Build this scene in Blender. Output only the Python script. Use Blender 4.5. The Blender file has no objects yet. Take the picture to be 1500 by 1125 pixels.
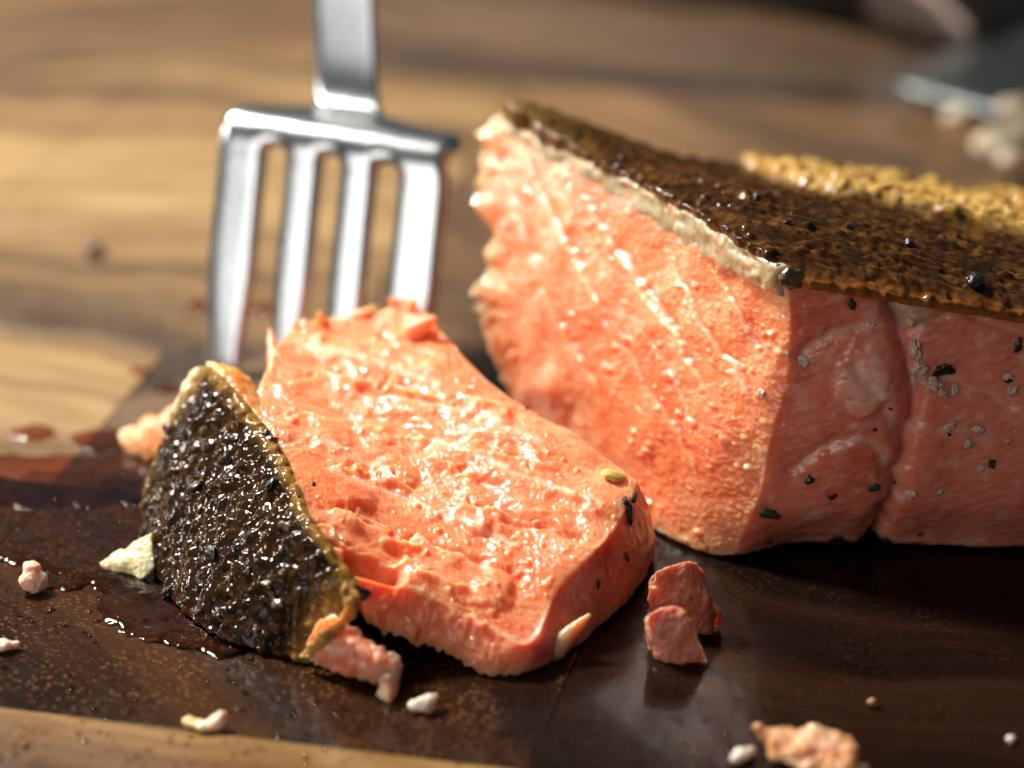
import bpy, math, random
import numpy as np
random.seed(7)
rng = np.random.default_rng(7)
scene = bpy.context.scene
col = scene.collection
MM = 0.001

# ------------------------------------------------------------------ camera
TH = math.radians(24.0)
CT, ST = math.cos(TH), math.sin(TH)
CAM = np.array([0.0, -300 * CT, 300 * ST])          # millimetres
FPX = 1500 * 100.0 / 36.0
cam_data = bpy.data.cameras.new("camera")
cam = bpy.data.objects.new("camera", cam_data)
col.objects.link(cam)
cam.location = tuple(CAM * MM)
cam.rotation_euler = (math.pi / 2 - TH, 0, 0)
cam_data.lens = 100
cam_data.sensor_width = 36
cam_data.clip_start = 0.01
cam_data.clip_end = 10
cam_data.dof.use_dof = True
cam_data.dof.focus_distance = 0.2535
cam_data.dof.aperture_fstop = 13.0
cam_data.dof.aperture_blades = 0
scene.camera = cam

# ------------------------------------------------------------------ light
world = bpy.data.worlds.new("World")
scene.world = world
world.use_nodes = True
bg = world.node_tree.nodes["Background"]
bg.inputs[0].default_value = (0.80, 0.92, 1.0, 1)
bg.inputs[1].default_value = 0.085


def area(name, loc, target, size, power, color):
    d = bpy.data.lights.new(name, 'AREA')
    d.shape = 'DISK'
    d.size = size * MM
    d.energy = power
    d.color = color
    o = bpy.data.objects.new(name, d)
    col.objects.link(o)
    o.location = tuple(np.array(loc) * MM)
    v = np.array(target, float) - np.array(loc, float)
    from mathutils import Vector
    o.rotation_euler = Vector(v).to_track_quat('-Z', 'Y').to_euler()
    return o


area("key_light", (-215, 120, 300), (-5, -25, 10), 80, 3.6, (1.0, 0.95, 0.88))
area("fill_light", (-270, -310, 115), (-10, -20, 15), 230, 0.40, (1.0, 0.96, 0.93))

area("low_side_light", (-385, 165, 92), (5, -20, 14), 40, 0.6, (1.0, 0.96, 0.90))  # small added lamp, placed only to raise glints on the wet flesh
area("back_sheen_light", (-110, 430, 200), (-20, -40, 0), 200, 0.016, (0.88, 0.95, 1.0))  # soft lamp added behind the board for a grey sheen on wet wood

scene.view_settings.view_transform = 'Standard'
scene.view_settings.look = 'None'
scene.view_settings.gamma = 1
scene.view_settings.exposure = 0
scene.view_settings.use_curve_mapping = False
scene.render.engine = 'CYCLES'
scene.cycles.use_denoising = True
scene.cycles.max_bounces = 12
scene.cycles.transparent_max_bounces = 12
scene.cycles.sample_clamp_indirect = 6

# ------------------------------------------------------------------ rays: photograph point + real height (or depth) -> place, mm


def _dir(px, py):
    a = (np.asarray(px, float) - 750) / FPX
    b = -(np.asarray(py, float) - 562.5) / FPX
    return np.stack([a, CT + b * ST, -ST + b * CT], -1)


def W(px, py, z=0.0):
    d = _dir(px, py)
    t = (z - CAM[2]) / d[..., 2]
    return CAM + d * np.asarray(t)[..., None]


def Wy(px, py, y):
    d = _dir(px, py)
    t = (y - CAM[1]) / d[..., 1]
    return CAM + d * np.asarray(t)[..., None]


def proj(V):
    r = V - CAM
    dep = r[:, 1] * CT - r[:, 2] * ST
    up = r[:, 1] * ST + r[:, 2] * CT
    return np.stack([750 + FPX * r[:, 0] / dep, 562.5 - FPX * up / dep], 1), dep


# ------------------------------------------------------------------ noise
_perm = rng.permutation(256)
_perm = np.concatenate([_perm, _perm, _perm])
_g = rng.normal(size=(256, 3))
_g /= np.linalg.norm(_g, axis=1)[:, None]


def perlin(p):
    i = np.floor(p).astype(np.int64)
    f = p - i
    u = f * f * f * (f * (f * 6 - 15) + 10)
    i &= 255
    out = 0
    for dx in (0, 1):
        wx = u[:, 0] if dx else 1 - u[:, 0]
        for dy in (0, 1):
            wy = u[:, 1] if dy else 1 - u[:, 1]
            for dz in (0, 1):
                wz = u[:, 2] if dz else 1 - u[:, 2]
                h = _perm[_perm[_perm[(i[:, 0] + dx) & 255] + ((i[:, 1] + dy) & 255)] + ((i[:, 2] + dz) & 255)]
                g = _g[h]
                dd = g[:, 0] * (f[:, 0] - dx) + g[:, 1] * (f[:, 1] - dy) + g[:, 2] * (f[:, 2] - dz)
                out = out + wx * wy * wz * dd
    return out * 1.6


def fbm(p, o=4, g=0.5):
    a, s, r = 1.0, 0.0, 0.0
    for k in range(o):
        r = r + a * perlin(p * 2.0 ** k + 17.3 * k)
        s += a
        a *= g
    return r / s


def ss(a, b, x):
    t = np.clip((x - a) / (b - a), 0, 1)
    return t * t * (3 - 2 * t)


_fp = rng.random((256, 4))


def worley(p):
    """distance to the nearest feature point and that point's own random number"""
    i = np.floor(p).astype(np.int64)
    f = p - i
    best = np.full(len(p), 9.0)
    rid = np.zeros(len(p))
    for dx in (-1, 0, 1):
        for dy in (-1, 0, 1):
            for dz in (-1, 0, 1):
                h = _perm[_perm[_perm[(i[:, 0] + dx) & 255] + ((i[:, 1] + dy) & 255)] + ((i[:, 2] + dz) & 255)]
                q = _fp[h]
                d = np.sqrt((dx + q[:, 0] - f[:, 0]) ** 2 + (dy + q[:, 1] - f[:, 1]) ** 2 + (dz + q[:, 2] - f[:, 2]) ** 2)
                m = d < best
                best = np.where(m, d, best)
                rid = np.where(m, q[:, 3], rid)
    return best, rid


def beads(p, cell, prob, rmin, rmax):
    """round droplets scattered on a surface: height in mm"""
    d, r = worley(p / cell)
    rad = rmin + (rmax - rmin) * ((r * 7.13) % 1.0) ** 2
    x = np.clip(1 - (d * cell / rad) ** 2, 0, 1)
    return np.where(r < prob, np.sqrt(x) * rad * 0.7, 0.0)


def seg_dist(P, pts):
    best = np.full(len(P), 1e9)
    for a, b in zip(pts[:-1], pts[1:]):
        a = np.array(a, float)
        b = np.array(b, float)
        ab = b - a
        t = np.clip(((P - a) @ ab) / (ab @ ab), 0, 1)
        best = np.minimum(best, np.linalg.norm(P - (a + t[:, None] * ab), axis=1))
    return best


# ------------------------------------------------------------------ mesh helpers (all in mm)


def tag(o, label=None, cat=None, group=None, kind=None):
    if label:
        o["label"] = label
    if cat:
        o["category"] = cat
    if group:
        o["group"] = group
    if kind:
        o["kind"] = kind
    return o


def empty(name, loc, label, cat, group=None):
    o = bpy.data.objects.new(name, None)
    o.empty_display_size = 0.005
    col.objects.link(o)
    o.location = tuple(np.array(loc, float) * MM)
    return tag(o, label, cat, group)


def make(name, V, F, mat, parent=None, colors=None, loc=None, smooth=True, normals=None):
    """V in world mm; the mesh is stored relative to its parent's (or its own) place"""
    V = np.asarray(V, float)
    if parent is not None:
        base = np.zeros(3)
        q = parent
        while q is not None:
            base = base + np.array(q.location) / MM
            q = q.parent
        if loc is None:
            loc = base
    elif loc is None:
        loc = np.array([V[:, 0].mean(), V[:, 1].mean(), V[:, 2].min()])
        base = np.zeros(3)
    else:
        base = np.zeros(3)
    loc = np.asarray(loc, float)
    me = bpy.data.meshes.new(name)
    L = (V - loc) * MM
    if isinstance(F, np.ndarray) and F.ndim == 2:
        n, k = F.shape
        me.vertices.add(len(L))
        me.vertices.foreach_set("co", L.astype(np.float32).ravel())
        me.loops.add(n * k)
        me.loops.foreach_set("vertex_index", F.astype(np.int32).ravel())
        me.polygons.add(n)
        me.polygons.foreach_set("loop_start", np.arange(0, n * k, k, dtype=np.int32))
        me.polygons.foreach_set("loop_total", np.full(n, k, dtype=np.int32))
        me.update(calc_edges=True)
    else:
        me.from_pydata([tuple(x) for x in L], [], [tuple(int(i) for i in f) for f in F])
    if smooth:
        me.polygons.foreach_set("use_smooth", np.ones(len(me.polygons), dtype=bool))
    me.validate()
    if colors is not None:
        at = me.attributes.new("Col", 'FLOAT_COLOR', 'POINT')
        c = np.ones((len(V), 4), np.float32)
        c[:, :colors.shape[1]] = colors
        at.data.foreach_set("color", c.ravel())
    if normals is not None:
        me.normals_split_custom_set_from_vertices([tuple(n) for n in normals])
    me.materials.append(mat)
    o = bpy.data.objects.new(name, me)
    col.objects.link(o)
    if parent is not None:
        o.parent = parent
        o.location = tuple((loc - base) * MM)
    else:
        o.location = tuple(loc * MM)
    return o


def curve(pts, n):
    """smooth curve through points, n samples evenly by length"""
    P = np.array(pts, float)
    Q = np.vstack([2 * P[0] - P[1], P, 2 * P[-1] - P[-2]])
    out = []
    for k in range(len(P) - 1):
        p0, p1, p2, p3 = Q[k:k + 4]
        t = np.linspace(0, 1, 24, endpoint=False)[:, None]
        out.append(0.5 * (2 * p1 + (p2 - p0) * t + (2 * p0 - 5 * p1 + 4 * p2 - p3) * t ** 2 + (3 * p1 - p0 - 3 * p2 + p3) * t ** 3))
    C = np.vstack(out + [P[-1:]])
    L = np.concatenate([[0], np.cumsum(np.linalg.norm(np.diff(C, axis=0), axis=1))])
    s = np.linspace(0, L[-1], n)
    return np.stack([np.interp(s, L, C[:, k]) for k in range(C.shape[1])], 1)


def coons(c0, c1, d0, d1):
    """c0,c1: curves along u at v=0,1 ; d0,d1: curves along v at u=0,1 -> (nv,nu,3)"""
    nu, nv = len(c0), len(d0)
    u = np.linspace(0, 1, nu)[None, :, None]
    v = np.linspace(0, 1, nv)[:, None, None]
    A = (1 - v) * c0[None] + v * c1[None]
    B = (1 - u) * d0[:, None] + u * d1[:, None]
    Cc = (1 - u) * (1 - v) * c0[0] + u * (1 - v) * c0[-1] + (1 - u) * v * c1[0] + u * v * c1[-1]
    return A + B - Cc


def grid_faces(nv, nu, off=0):
    i = np.arange(nv * nu).reshape(nv, nu) + off
    return np.stack([i[:-1, :-1].ravel(), i[:-1, 1:].ravel(), i[1:, 1:].ravel(), i[1:, :-1].ravel()], 1)


def perimeter(nv, nu):
    i = np.arange(nv * nu).reshape(nv, nu)
    return np.concatenate([i[0, :-1], i[:-1, -1], i[-1, :0:-1], i[:0:-1, 0]])


def edges_of(F):
    E = np.concatenate([F[:, [k, (k + 1) % F.shape[1]]] for k in range(F.shape[1])])
    E.sort(axis=1)
    return np.unique(E, axis=0)


def relax(V, F, n, w=0.5, mask=None):
    E = edges_of(F)
    N = len(V)
    deg = np.bincount(E.ravel(), minlength=N).astype(float)
    deg[deg == 0] = 1
    V = V.copy()
    for _ in range(n):
        acc = np.empty_like(V)
        for k in range(V.shape[1]):
            acc[:, k] = np.bincount(E[:, 0], V[E[:, 1], k], N) + np.bincount(E[:, 1], V[E[:, 0], k], N)
        a = acc / deg[:, None]
        ww = w if mask is None else w * mask[:, None]
        V += ww * (a - V)
    return V


def vnormals(V, F):
    a, b, c, d = (V[F[:, k]] for k in (0, 1, 2, 3))
    n = np.cross(c - a, d - b)
    out = np.empty_like(V)
    for k in range(3):
        out[:, k] = sum(np.bincount(F[:, j], n[:, k], len(V)) for j in range(4))
    return out / (np.linalg.norm(out, axis=1)[:, None] + 1e-12)


def outward(V, F):
    a, b, c, d = (V[F[:, k]] for k in (0, 1, 2, 3))
    vol = np.einsum('ij,ij->i', a, np.cross(b, c)).sum() + np.einsum('ij,ij->i', a, np.cross(c, d)).sum()
    return F if vol > 0 else F[:, ::-1].copy()


def shell(top, bot):
    """closed slab between two grids (nv,nu,3)"""
    nv, nu = top.shape[:2]
    V = np.vstack([top.reshape(-1, 3), bot.reshape(-1, 3)])
    n = nv * nu
    p = perimeter(nv, nu)
    q = np.roll(p, -1)
    mid = []
    F = np.vstack([grid_faces(nv, nu), grid_faces(nv, nu, n)[:, ::-1], np.stack([p, p + n, q + n, q], 1)])
    return V, outward(V, F)


def slab(top, loops):
    """grid face + wall loops (list of perimeter arrays) + cap of quads collapsed to the centre"""
    nv, nu = top.shape[:2]
    p = perimeter(nv, nu)
    m = len(p)
    V = [top.reshape(-1, 3)]
    F = [grid_faces(nv, nu)]
    prev = p
    off = nv * nu
    row = [np.zeros(nv * nu)]
    for j, L in enumerate(loops):
        cur = np.arange(m) + off
        V.append(L)
        row.append(np.full(m, (j + 1) / len(loops)))
        F.append(np.stack([prev, cur, np.roll(cur, -1), np.roll(prev, -1)], 1))
        prev = cur
        off += m
    last = loops[-1]
    c = last.mean(0)
    for t in (0.6, 0.25):
        cur = np.arange(m) + off
        V.append(c + (last - c) * t)
        row.append(np.ones(m))
        F.append(np.stack([prev, cur, np.roll(cur, -1), np.roll(prev, -1)], 1))
        prev = cur
        off += m
    V = np.vstack(V)
    F = np.vstack(F)
    return V, outward(V, F), np.concatenate(row)


def remesh(parts, voxel, seed=0, amp=0.15, freq=1.0, smooth=6):
    """parts: list of (centre, radii, rotation z); union of deformed balls -> smooth lump"""
    import bmesh
    from mathutils import Matrix, Euler, Vector
    bm = bmesh.new()
    for c, r, e in parts:
        M = Matrix.Translation(Vector(c)) @ Euler(e).to_matrix().to_4x4() @ Matrix.Diagonal((*r, 1))
        bmesh.ops.create_icosphere(bm, subdivisions=3, radius=1, matrix=M)
    me = bpy.data.meshes.new("tmp")
    bm.to_mesh(me)
    bm.free()
    o = bpy.data.objects.new("tmp", me)
    col.objects.link(o)
    md = o.modifiers.new("r", 'REMESH')
    md.mode = 'VOXEL'
    md.voxel_size = voxel
    dg = bpy.context.evaluated_depsgraph_get()
    ev = o.evaluated_get(dg).to_mesh()
    V = np.empty(len(ev.vertices) * 3)
    ev.vertices.foreach_get("co", V)
    V = V.reshape(-1, 3)
    F = np.empty(len(ev.loops), dtype=np.int32)
    ev.loops.foreach_get("vertex_index", F)
    F = F.reshape(-1, 4).astype(np.int64)
    bpy.data.objects.remove(o)
    bpy.data.meshes.remove(me)
    F = outward(V, F)
    V = relax(V, F, smooth)
    N = vnormals(V, F)
    V = V + N * (amp * fbm((V + seed * 13.7) * freq, 4, 0.6))[:, None]
    return V, F


def pick(V, N, px, py, rad=5.0):
    """surface point of a body that the camera sees at a photograph point"""
    P, dep = proj(V)
    d = np.hypot(P[:, 0] - px, P[:, 1] - py)
    m = np.where(d < max(rad, d.min() + 0.5))[0]
    k = m[np.argmin(dep[m])]
    return V[k], N[k]


# ------------------------------------------------------------------ materials


def nodes_of(name):
    m = bpy.data.materials.new(name)
    m.use_nodes = True
    nt = m.node_tree
    for n in list(nt.nodes):
        nt.nodes.remove(n)
    out = nt.nodes.new("ShaderNodeOutputMaterial")

    def N(t, **kw):
        n = nt.nodes.new("ShaderNode" + t)
        for k, v in kw.items():
            setattr(n, k, v)
        return n

    def L(a, b):
        nt.links.new(a, b)
    return m, N, L, out


def setv(n, **kw):
    for k, v in kw.items():
        n.inputs[k.replace('_', ' ')].default_value = v


def noise_node(N, L, vec, scale, detail=4, rough=0.55, dist=0.0):
    n = N("TexNoise")
    setv(n, Scale=scale, Detail=detail, Roughness=rough, Distortion=dist)
    L(vec, n.inputs["Vector"])
    return n


def ramp(N, L, fac, stops):
    r = N("ValToRGB")
    e = r.color_ramp.elements
    while len(e) < len(stops):
        e.new(0.5)
    for k, (p, c) in enumerate(stops):
        e[k].position = p
        e[k].color = (*c, 1) if len(c) == 3 else c
    if fac is not None:
        L(fac, r.inputs[0])
    return r


def flesh_material(name, sss=1.0, scale=2.6, rough=0.36, coat=1.0, bump=0.09, tint=0.25):
    m, N, L, out = nodes_of(name)
    b = N("BsdfPrincipled")
    at = N("Attribute", attribute_name="Col")
    tc = N("TexCoord")
    n1 = noise_node(N, L, tc.outputs["Object"], 900, 5, 0.6)
    mp = N("Mapping")
    mp.inputs["Rotation"].default_value = (0.3, 0.5, 0.6)
    mp.inputs["Scale"].default_value = (1, 0.32, 1)
    L(tc.outputs["Object"], mp.inputs[0])
    n2 = noise_node(N, L, mp.outputs[0], 2600, 4, 0.6, 0.6)
    mul = N("MixRGB", blend_type='SOFT_LIGHT')
    mul.inputs[0].default_value = tint
    L(at.outputs["Color"], mul.inputs[1])
    L(n1.outputs["Fac"], mul.inputs[2])
    L(mul.outputs[0], b.inputs["Base Color"])
    add = N("Math", operation='MULTIPLY_ADD')
    L(n2.outputs["Fac"], add.inputs[0])
    add.inputs[1].default_value = 0.7
    L(n1.outputs["Fac"], add.inputs[2])
    bp = N("Bump")
    setv(bp, Strength=0.8, Distance=bump * MM)
    L(add.outputs[0], bp.inputs["Height"])
    L(bp.outputs[0], b.inputs["Normal"])
    wet = noise_node(N, L, tc.outputs["Object"], 230, 3, 0.55)
    wr = ramp(N, L, wet.outputs["Fac"], [(0.42, (0.15,) * 3), (0.62, (1, 1, 1))])
    n3 = noise_node(N, L, mp.outputs[0], 1500, 3, 0.55, 0.8)
    wm = N("Math", operation='MULTIPLY')
    L(n3.outputs["Fac"], wm.inputs[0])
    L(wr.outputs[0], wm.inputs[1])
    bp2 = N("Bump")
    setv(bp2, Strength=1.0, Distance=bump * 3.8 * MM)
    L(wm.outputs[0], bp2.inputs["Height"])
    L(bp2.outputs[0], b.inputs["Coat Normal"])
    rr = ramp(N, L, n1.outputs["Fac"], [(0.35, (rough - .08,) * 3), (0.7, (rough + .12,) * 3)])
    L(rr.outputs[0], b.inputs["Roughness"])
    setv(b, Subsurface_Weight=sss, Subsurface_Scale=scale * MM, Coat_Weight=coat, Coat_Roughness=0.045)
    b.inputs["Subsurface Radius"].default_value = (1.0, 0.48, 0.30)
    b.inputs["IOR"].default_value = 1.4
    b.inputs["Coat IOR"].default_value = 1.4
    L(b.outputs[0], out.inputs[0])
    return m


def skin_material(name):
    m, N, L, out = nodes_of(name)
    b = N("BsdfPrincipled")
    at = N("Attribute", attribute_name="Col")
    tc = N("TexCoord")
    n1 = noise_node(N, L, tc.outputs["Object"], 1500, 5, 0.65)
    mul = N("MixRGB", blend_type='OVERLAY')
    mul.inputs[0].default_value = 0.75
    L(at.outputs["Color"], mul.inputs[1])
    L(n1.outputs["Fac"], mul.inputs[2])
    L(mul.outputs[0], b.inputs["Base Color"])
    bp = N("Bump")
    setv(bp, Strength=0.6, Distance=0.06 * MM)
    L(n1.outputs["Fac"], bp.inputs["Height"])
    L(bp.outputs[0], b.inputs["Normal"])
    rr = ramp(N, L, n1.outputs["Fac"], [(0.3, (0.4,) * 3), (0.75, (0.65,) * 3)])
    L(rr.outputs[0], b.inputs["Roughness"])
    setv(b, Subsurface_Weight=0.15, Subsurface_Scale=0.8 * MM, Coat_Weight=0.55, Coat_Roughness=0.04, Coat_IOR=1.4, Specular_IOR_Level=0.0)
    b.inputs["Subsurface Radius"].default_value = (1.0, 0.5, 0.2)
    L(b.outputs[0], out.inputs[0])
    return m


def plain(name, color, rough=0.5, metal=0.0, coat=0.0, sss=0.0, var=0.25, scale=1200, bump=0.04):
    m, N, L, out = nodes_of(name)
    b = N("BsdfPrincipled")
    tc = N("TexCoord")
    n1 = noise_node(N, L, tc.outputs["Object"], scale, 5, 0.6)
    c = np.array(color)
    r = ramp(N, L, n1.outputs["Fac"], [(0.3, tuple(c * (1 - var))), (0.7, tuple(np.minimum(c * (1 + var), 1)))])
    L(r.outputs[0], b.inputs["Base Color"])
    bp = N("Bump")
    setv(bp, Strength=0.6, Distance=bump * MM)
    L(n1.outputs["Fac"], bp.inputs["Height"])
    L(bp.outputs[0], b.inputs["Normal"])
    setv(b, Roughness=rough, Metallic=metal, Coat_Weight=coat, Subsurface_Weight=sss, Subsurface_Scale=1.2 * MM, Coat_Roughness=0.08)
    b.inputs["Subsurface Radius"].default_value = (1, .6, .4)
    L(b.outputs[0], out.inputs[0])
    return m


def steel(name, base=(0.74, 0.76, 0.76), rough=0.22):
    m, N, L, out = nodes_of(name)
    b = N("BsdfPrincipled")
    tc = N("TexCoord")
    mp = N("Mapping")
    mp.inputs["Scale"].default_value = (1, 1, 0.06)
    L(tc.outputs["Object"], mp.inputs[0])
    n1 = noise_node(N, L, mp.outputs[0], 2200, 4, 0.6)
    n2 = noise_node(N, L, tc.outputs["Object"], 260, 4, 0.6)
    r = ramp(N, L, n2.outputs["Fac"], [(0.3, (rough * .9,) * 3), (0.75, (rough * 1.25,) * 3)])
    L(r.outputs[0], b.inputs["Roughness"])
    bp = N("Bump")
    setv(bp, Strength=0.35, Distance=0.02 * MM)
    L(n1.outputs["Fac"], bp.inputs["Height"])
    L(bp.outputs[0], b.inputs["Normal"])
    b.inputs["Base Color"].default_value = (*base, 1)
    setv(b, Metallic=1.0)
    L(b.outputs[0], out.inputs[0])
    return m


def wood_material(name, dark, mid, light, pore, rot, seed, pore_amt=0.6, rough=0.36, spec=0.5):
    m, N, L, out = nodes_of(name)
    b = N("BsdfPrincipled")
    tc = N("TexCoord")
    mp = N("Mapping")
    mp.inputs["Location"].default_value = (seed * 0.137, seed * 0.071, 0)
    mp.inputs["Rotation"].default_value = (0, 0, rot)
    L(tc.outputs["Object"], mp.inputs[0])
    # growth rings: wide, bent bands
    nz = noise_node(N, L, mp.outputs[0], 14, 3, 0.5)
    sc = N("VectorMath", operation='MULTIPLY_ADD')
    L(nz.outputs["Color"], sc.inputs[0])
    sc.inputs[1].default_value = (0.045, 0.045, 0)
    L(mp.outputs[0], sc.inputs[2])
    st = N("Mapping")
    st.inputs["Scale"].default_value = (0.10, 1, 1)
    L(sc.outputs[0], st.inputs[0])
    rings = noise_node(N, L, st.outputs[0], 95, 6, 0.62)
    fine = noise_node(N, L, st.outputs[0], 700, 3, 0.6)
    r1 = ramp(N, L, rings.outputs["Fac"], [(0.36, dark), (0.5, mid), (0.64, light)])
    mx = N("MixRGB", blend_type='SOFT_LIGHT')
    mx.inputs[0].default_value = 0.55
    L(r1.outputs[0], mx.inputs[1])
    L(fine.outputs["Fac"], mx.inputs[2])
    # open vessels of the end grain
    pm = N("Mapping")
    pm.inputs["Scale"].default_value = (1, 1.3, 0.0)
    L(mp.outputs[0], pm.inputs[0])
    vo = N("TexVoronoi")
    vo.feature = 'F1'
    setv(vo, Scale=1500.0, Randomness=1.0)
    L(pm.outputs[0], vo.inputs["Vector"])
    vr = ramp(N, L, vo.outputs["Distance"], [(0.18, (1, 1, 1)), (0.42, (0, 0, 0))])
    pn = noise_node(N, L, mp.outputs[0], 160, 3, 0.6)
    pr = ramp(N, L, pn.outputs["Fac"], [(0.40, (0.12,) * 3), (0.6, (1, 1, 1))])
    pf = N("Math", operation='MULTIPLY')
    L(vr.outputs[0], pf.inputs[0])
    L(pr.outputs[0], pf.inputs[1])
    pf2 = N("Math", operation='MULTIPLY')
    L(pf.outputs[0], pf2.inputs[0])
    pf2.inputs[1].default_value = pore_amt
    mx2 = N("MixRGB")
    L(pf2.outputs[0], mx2.inputs[0])
    L(mx.outputs[0], mx2.inputs[1])
    mx2.inputs[2].default_value = (*pore, 1)
    L(mx2.outputs[0], b.inputs["Base Color"])
    rn = noise_node(N, L, tc.outputs["Object"], 120, 5, 0.65)
    rr = ramp(N, L, rn.outputs["Fac"], [(0.35, (rough - .12,) * 3), (0.68, (rough + .14,) * 3)])
    L(rr.outputs[0], b.inputs["Roughness"])
    micro = noise_node(N, L, tc.outputs["Object"], 1700, 4, 0.6)
    hs = N("Math", operation='SUBTRACT')
    L(micro.outputs["Fac"], hs.inputs[0])
    L(vr.outputs[0], hs.inputs[1])
    bp = N("Bump")
    setv(bp, Strength=0.5, Distance=(0.05 if spec > .4 else 0.018) * MM)
    L(hs.outputs[0], bp.inputs["Height"])
    L(bp.outputs[0], b.inputs["Normal"])
    setv(b, Coat_Weight=0.08 if spec > .4 else 0.12, Coat_Roughness=0.07, Specular_IOR_Level=spec)
    L(b.outputs[0], out.inputs[0])
    return m


def film_material(name, tint, rough=0.03):
    """a thin layer of juice: tints what lies under it, mirrors what is above"""
    m, N, L, out = nodes_of(name)
    tr = N("BsdfTransparent")
    tr.inputs[0].default_value = (*tint, 1)
    gl = N("BsdfGlossy")
    gl.inputs["Roughness"].default_value = rough
    tc = N("TexCoord")
    n1 = noise_node(N, L, tc.outputs["Object"], 300, 3, 0.5)
    bp = N("Bump")
    setv(bp, Strength=0.7, Distance=0.30 * MM)
    L(n1.outputs["Fac"], bp.inputs["Height"])
    fr = N("Fresnel")
    fr.inputs[0].default_value = 1.38
    L(bp.outputs[0], gl.inputs["Normal"])
    L(bp.outputs[0], fr.inputs["Normal"])
    mx = N("MixShader")
    L(fr.outputs[0], mx.inputs[0])
    L(tr.outputs[0], mx.inputs[1])
    L(gl.outputs[0], mx.inputs[2])
    L(mx.outputs[0], out.inputs[0])
    return m


M_FLESH = flesh_material("wet salmon flesh")
M_SIDE = M_FLESH
M_SKIN = skin_material("seared skin")
M_FAT = flesh_material("pale fat", sss=0.6, scale=1.6, rough=0.3, coat=0.8, bump=0.08, tint=0.3)
M_CRUMB = flesh_material("salmon crumb", sss=0.6, scale=1.5, rough=0.42, coat=0.45, bump=0.07)
M_PEPPER = plain("pepper", (0.018, 0.015, 0.012), 0.35, coat=0.4, var=0.6)
M_HERB = plain("herb", (0.03, 0.035, 0.02), 0.45, coat=0.3, var=0.5)
M_CORN = plain("peppercorn shell", (0.10, 0.055, 0.025), 0.35, coat=0.6, var=0.7, scale=700)
M_ALB = plain("albumin", (0.66, 0.42, 0.31), 0.4, coat=0.5, sss=0.4, var=0.12)
M_SEED = plain("yellow seed", (0.75, 0.58, 0.14), 0.3, coat=0.7, sss=0.3, var=0.15)
M_STEEL = steel("fork steel", (0.52, 0.54, 0.54), 0.22)
M_BLADE = steel("knife steel", (0.15, 0.165, 0.16), 0.42)
M_BOLSTER = steel("bolster steel", (0.13, 0.10, 0.085), 0.35)
M_HANDLE = plain("black handle", (0.012, 0.011, 0.010), 0.4, var=0.3)
M_JUICE = film_material("cooking juice", (0.86, 0.74, 0.64))
M_JUICE2 = film_material("dark red juice", (0.74, 0.46, 0.33))
M_DROP = film_material("oil drop", (0.75, 0.55, 0.40), 0.02)

# ------------------------------------------------------------------ cutting board
ROT = math.radians(-12.8)
E1 = np.array([math.cos(ROT), math.sin(ROT), 0])
E2 = np.array([-math.sin(ROT), math.cos(ROT), 0])
board = empty("cutting_board", (0, 0, -28), "dark wooden end grain cutting board under the salmon, smeared with juice", "cutting board")
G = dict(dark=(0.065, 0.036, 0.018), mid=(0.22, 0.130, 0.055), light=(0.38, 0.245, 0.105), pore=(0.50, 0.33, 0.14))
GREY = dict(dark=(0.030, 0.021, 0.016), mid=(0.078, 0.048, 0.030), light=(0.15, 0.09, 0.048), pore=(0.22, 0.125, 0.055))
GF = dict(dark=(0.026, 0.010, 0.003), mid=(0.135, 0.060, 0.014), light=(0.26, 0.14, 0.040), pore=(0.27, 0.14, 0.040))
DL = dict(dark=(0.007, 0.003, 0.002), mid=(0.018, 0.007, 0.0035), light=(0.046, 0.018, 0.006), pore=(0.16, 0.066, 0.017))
DK_SHADE = dict(dark=(0.004, 0.0025, 0.002), mid=(0.008, 0.004, 0.0025), light=(0.020, 0.009, 0.005), pore=(0.05, 0.020, 0.007))  # walnut tones lowered further to imitate shadow
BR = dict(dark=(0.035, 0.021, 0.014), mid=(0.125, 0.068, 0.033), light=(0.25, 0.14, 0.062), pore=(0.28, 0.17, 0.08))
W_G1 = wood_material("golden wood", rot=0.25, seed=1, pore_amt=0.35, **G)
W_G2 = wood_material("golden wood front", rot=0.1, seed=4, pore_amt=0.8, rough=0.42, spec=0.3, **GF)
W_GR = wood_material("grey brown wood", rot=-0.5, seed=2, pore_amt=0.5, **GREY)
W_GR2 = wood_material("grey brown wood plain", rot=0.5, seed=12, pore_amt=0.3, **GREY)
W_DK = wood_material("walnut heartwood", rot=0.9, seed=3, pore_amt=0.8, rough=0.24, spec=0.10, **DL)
W_DK_SHADE = wood_material("walnut heartwood shade darkened", rot=0.35, seed=6, pore_amt=0.45, rough=0.24, spec=0.05, **DK_SHADE)  # dark walnut with cast shadow at the front right put into its colour
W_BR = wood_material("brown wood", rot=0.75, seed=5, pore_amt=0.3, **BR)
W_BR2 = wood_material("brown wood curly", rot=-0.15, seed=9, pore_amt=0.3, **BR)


def wood_block(a0, a1, b0, b1, mat):
    g, r, dz = 0.05, 0.10, rng.uniform(-0.015, 0.015)
    lo, hi = [], []
    for s, z in ((0, -28.0), (0, -r + dz), (r * .35, -r * .3 + dz), (r, dz)):
        for (a, b) in ((a0 + g + s, b0 + g + s), (a1 - g - s, b0 + g + s), (a1 - g - s, b1 - g - s), (a0 + g + s, b1 - g - s)):
            lo.append(E1 * a + E2 * b + np.array([0, 0, z]))
    F = [(3, 2, 1, 0)]
    for k in range(3):
        for j in range(4):
            F.append((4 * k + j, 4 * k + (j + 1) % 4, 4 * k + 4 + (j + 1) % 4, 4 * k + 4 + j))
    F.append((12, 13, 14, 15))
    return make("wood_block", np.array(lo), F, mat, board, smooth=False)


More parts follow.
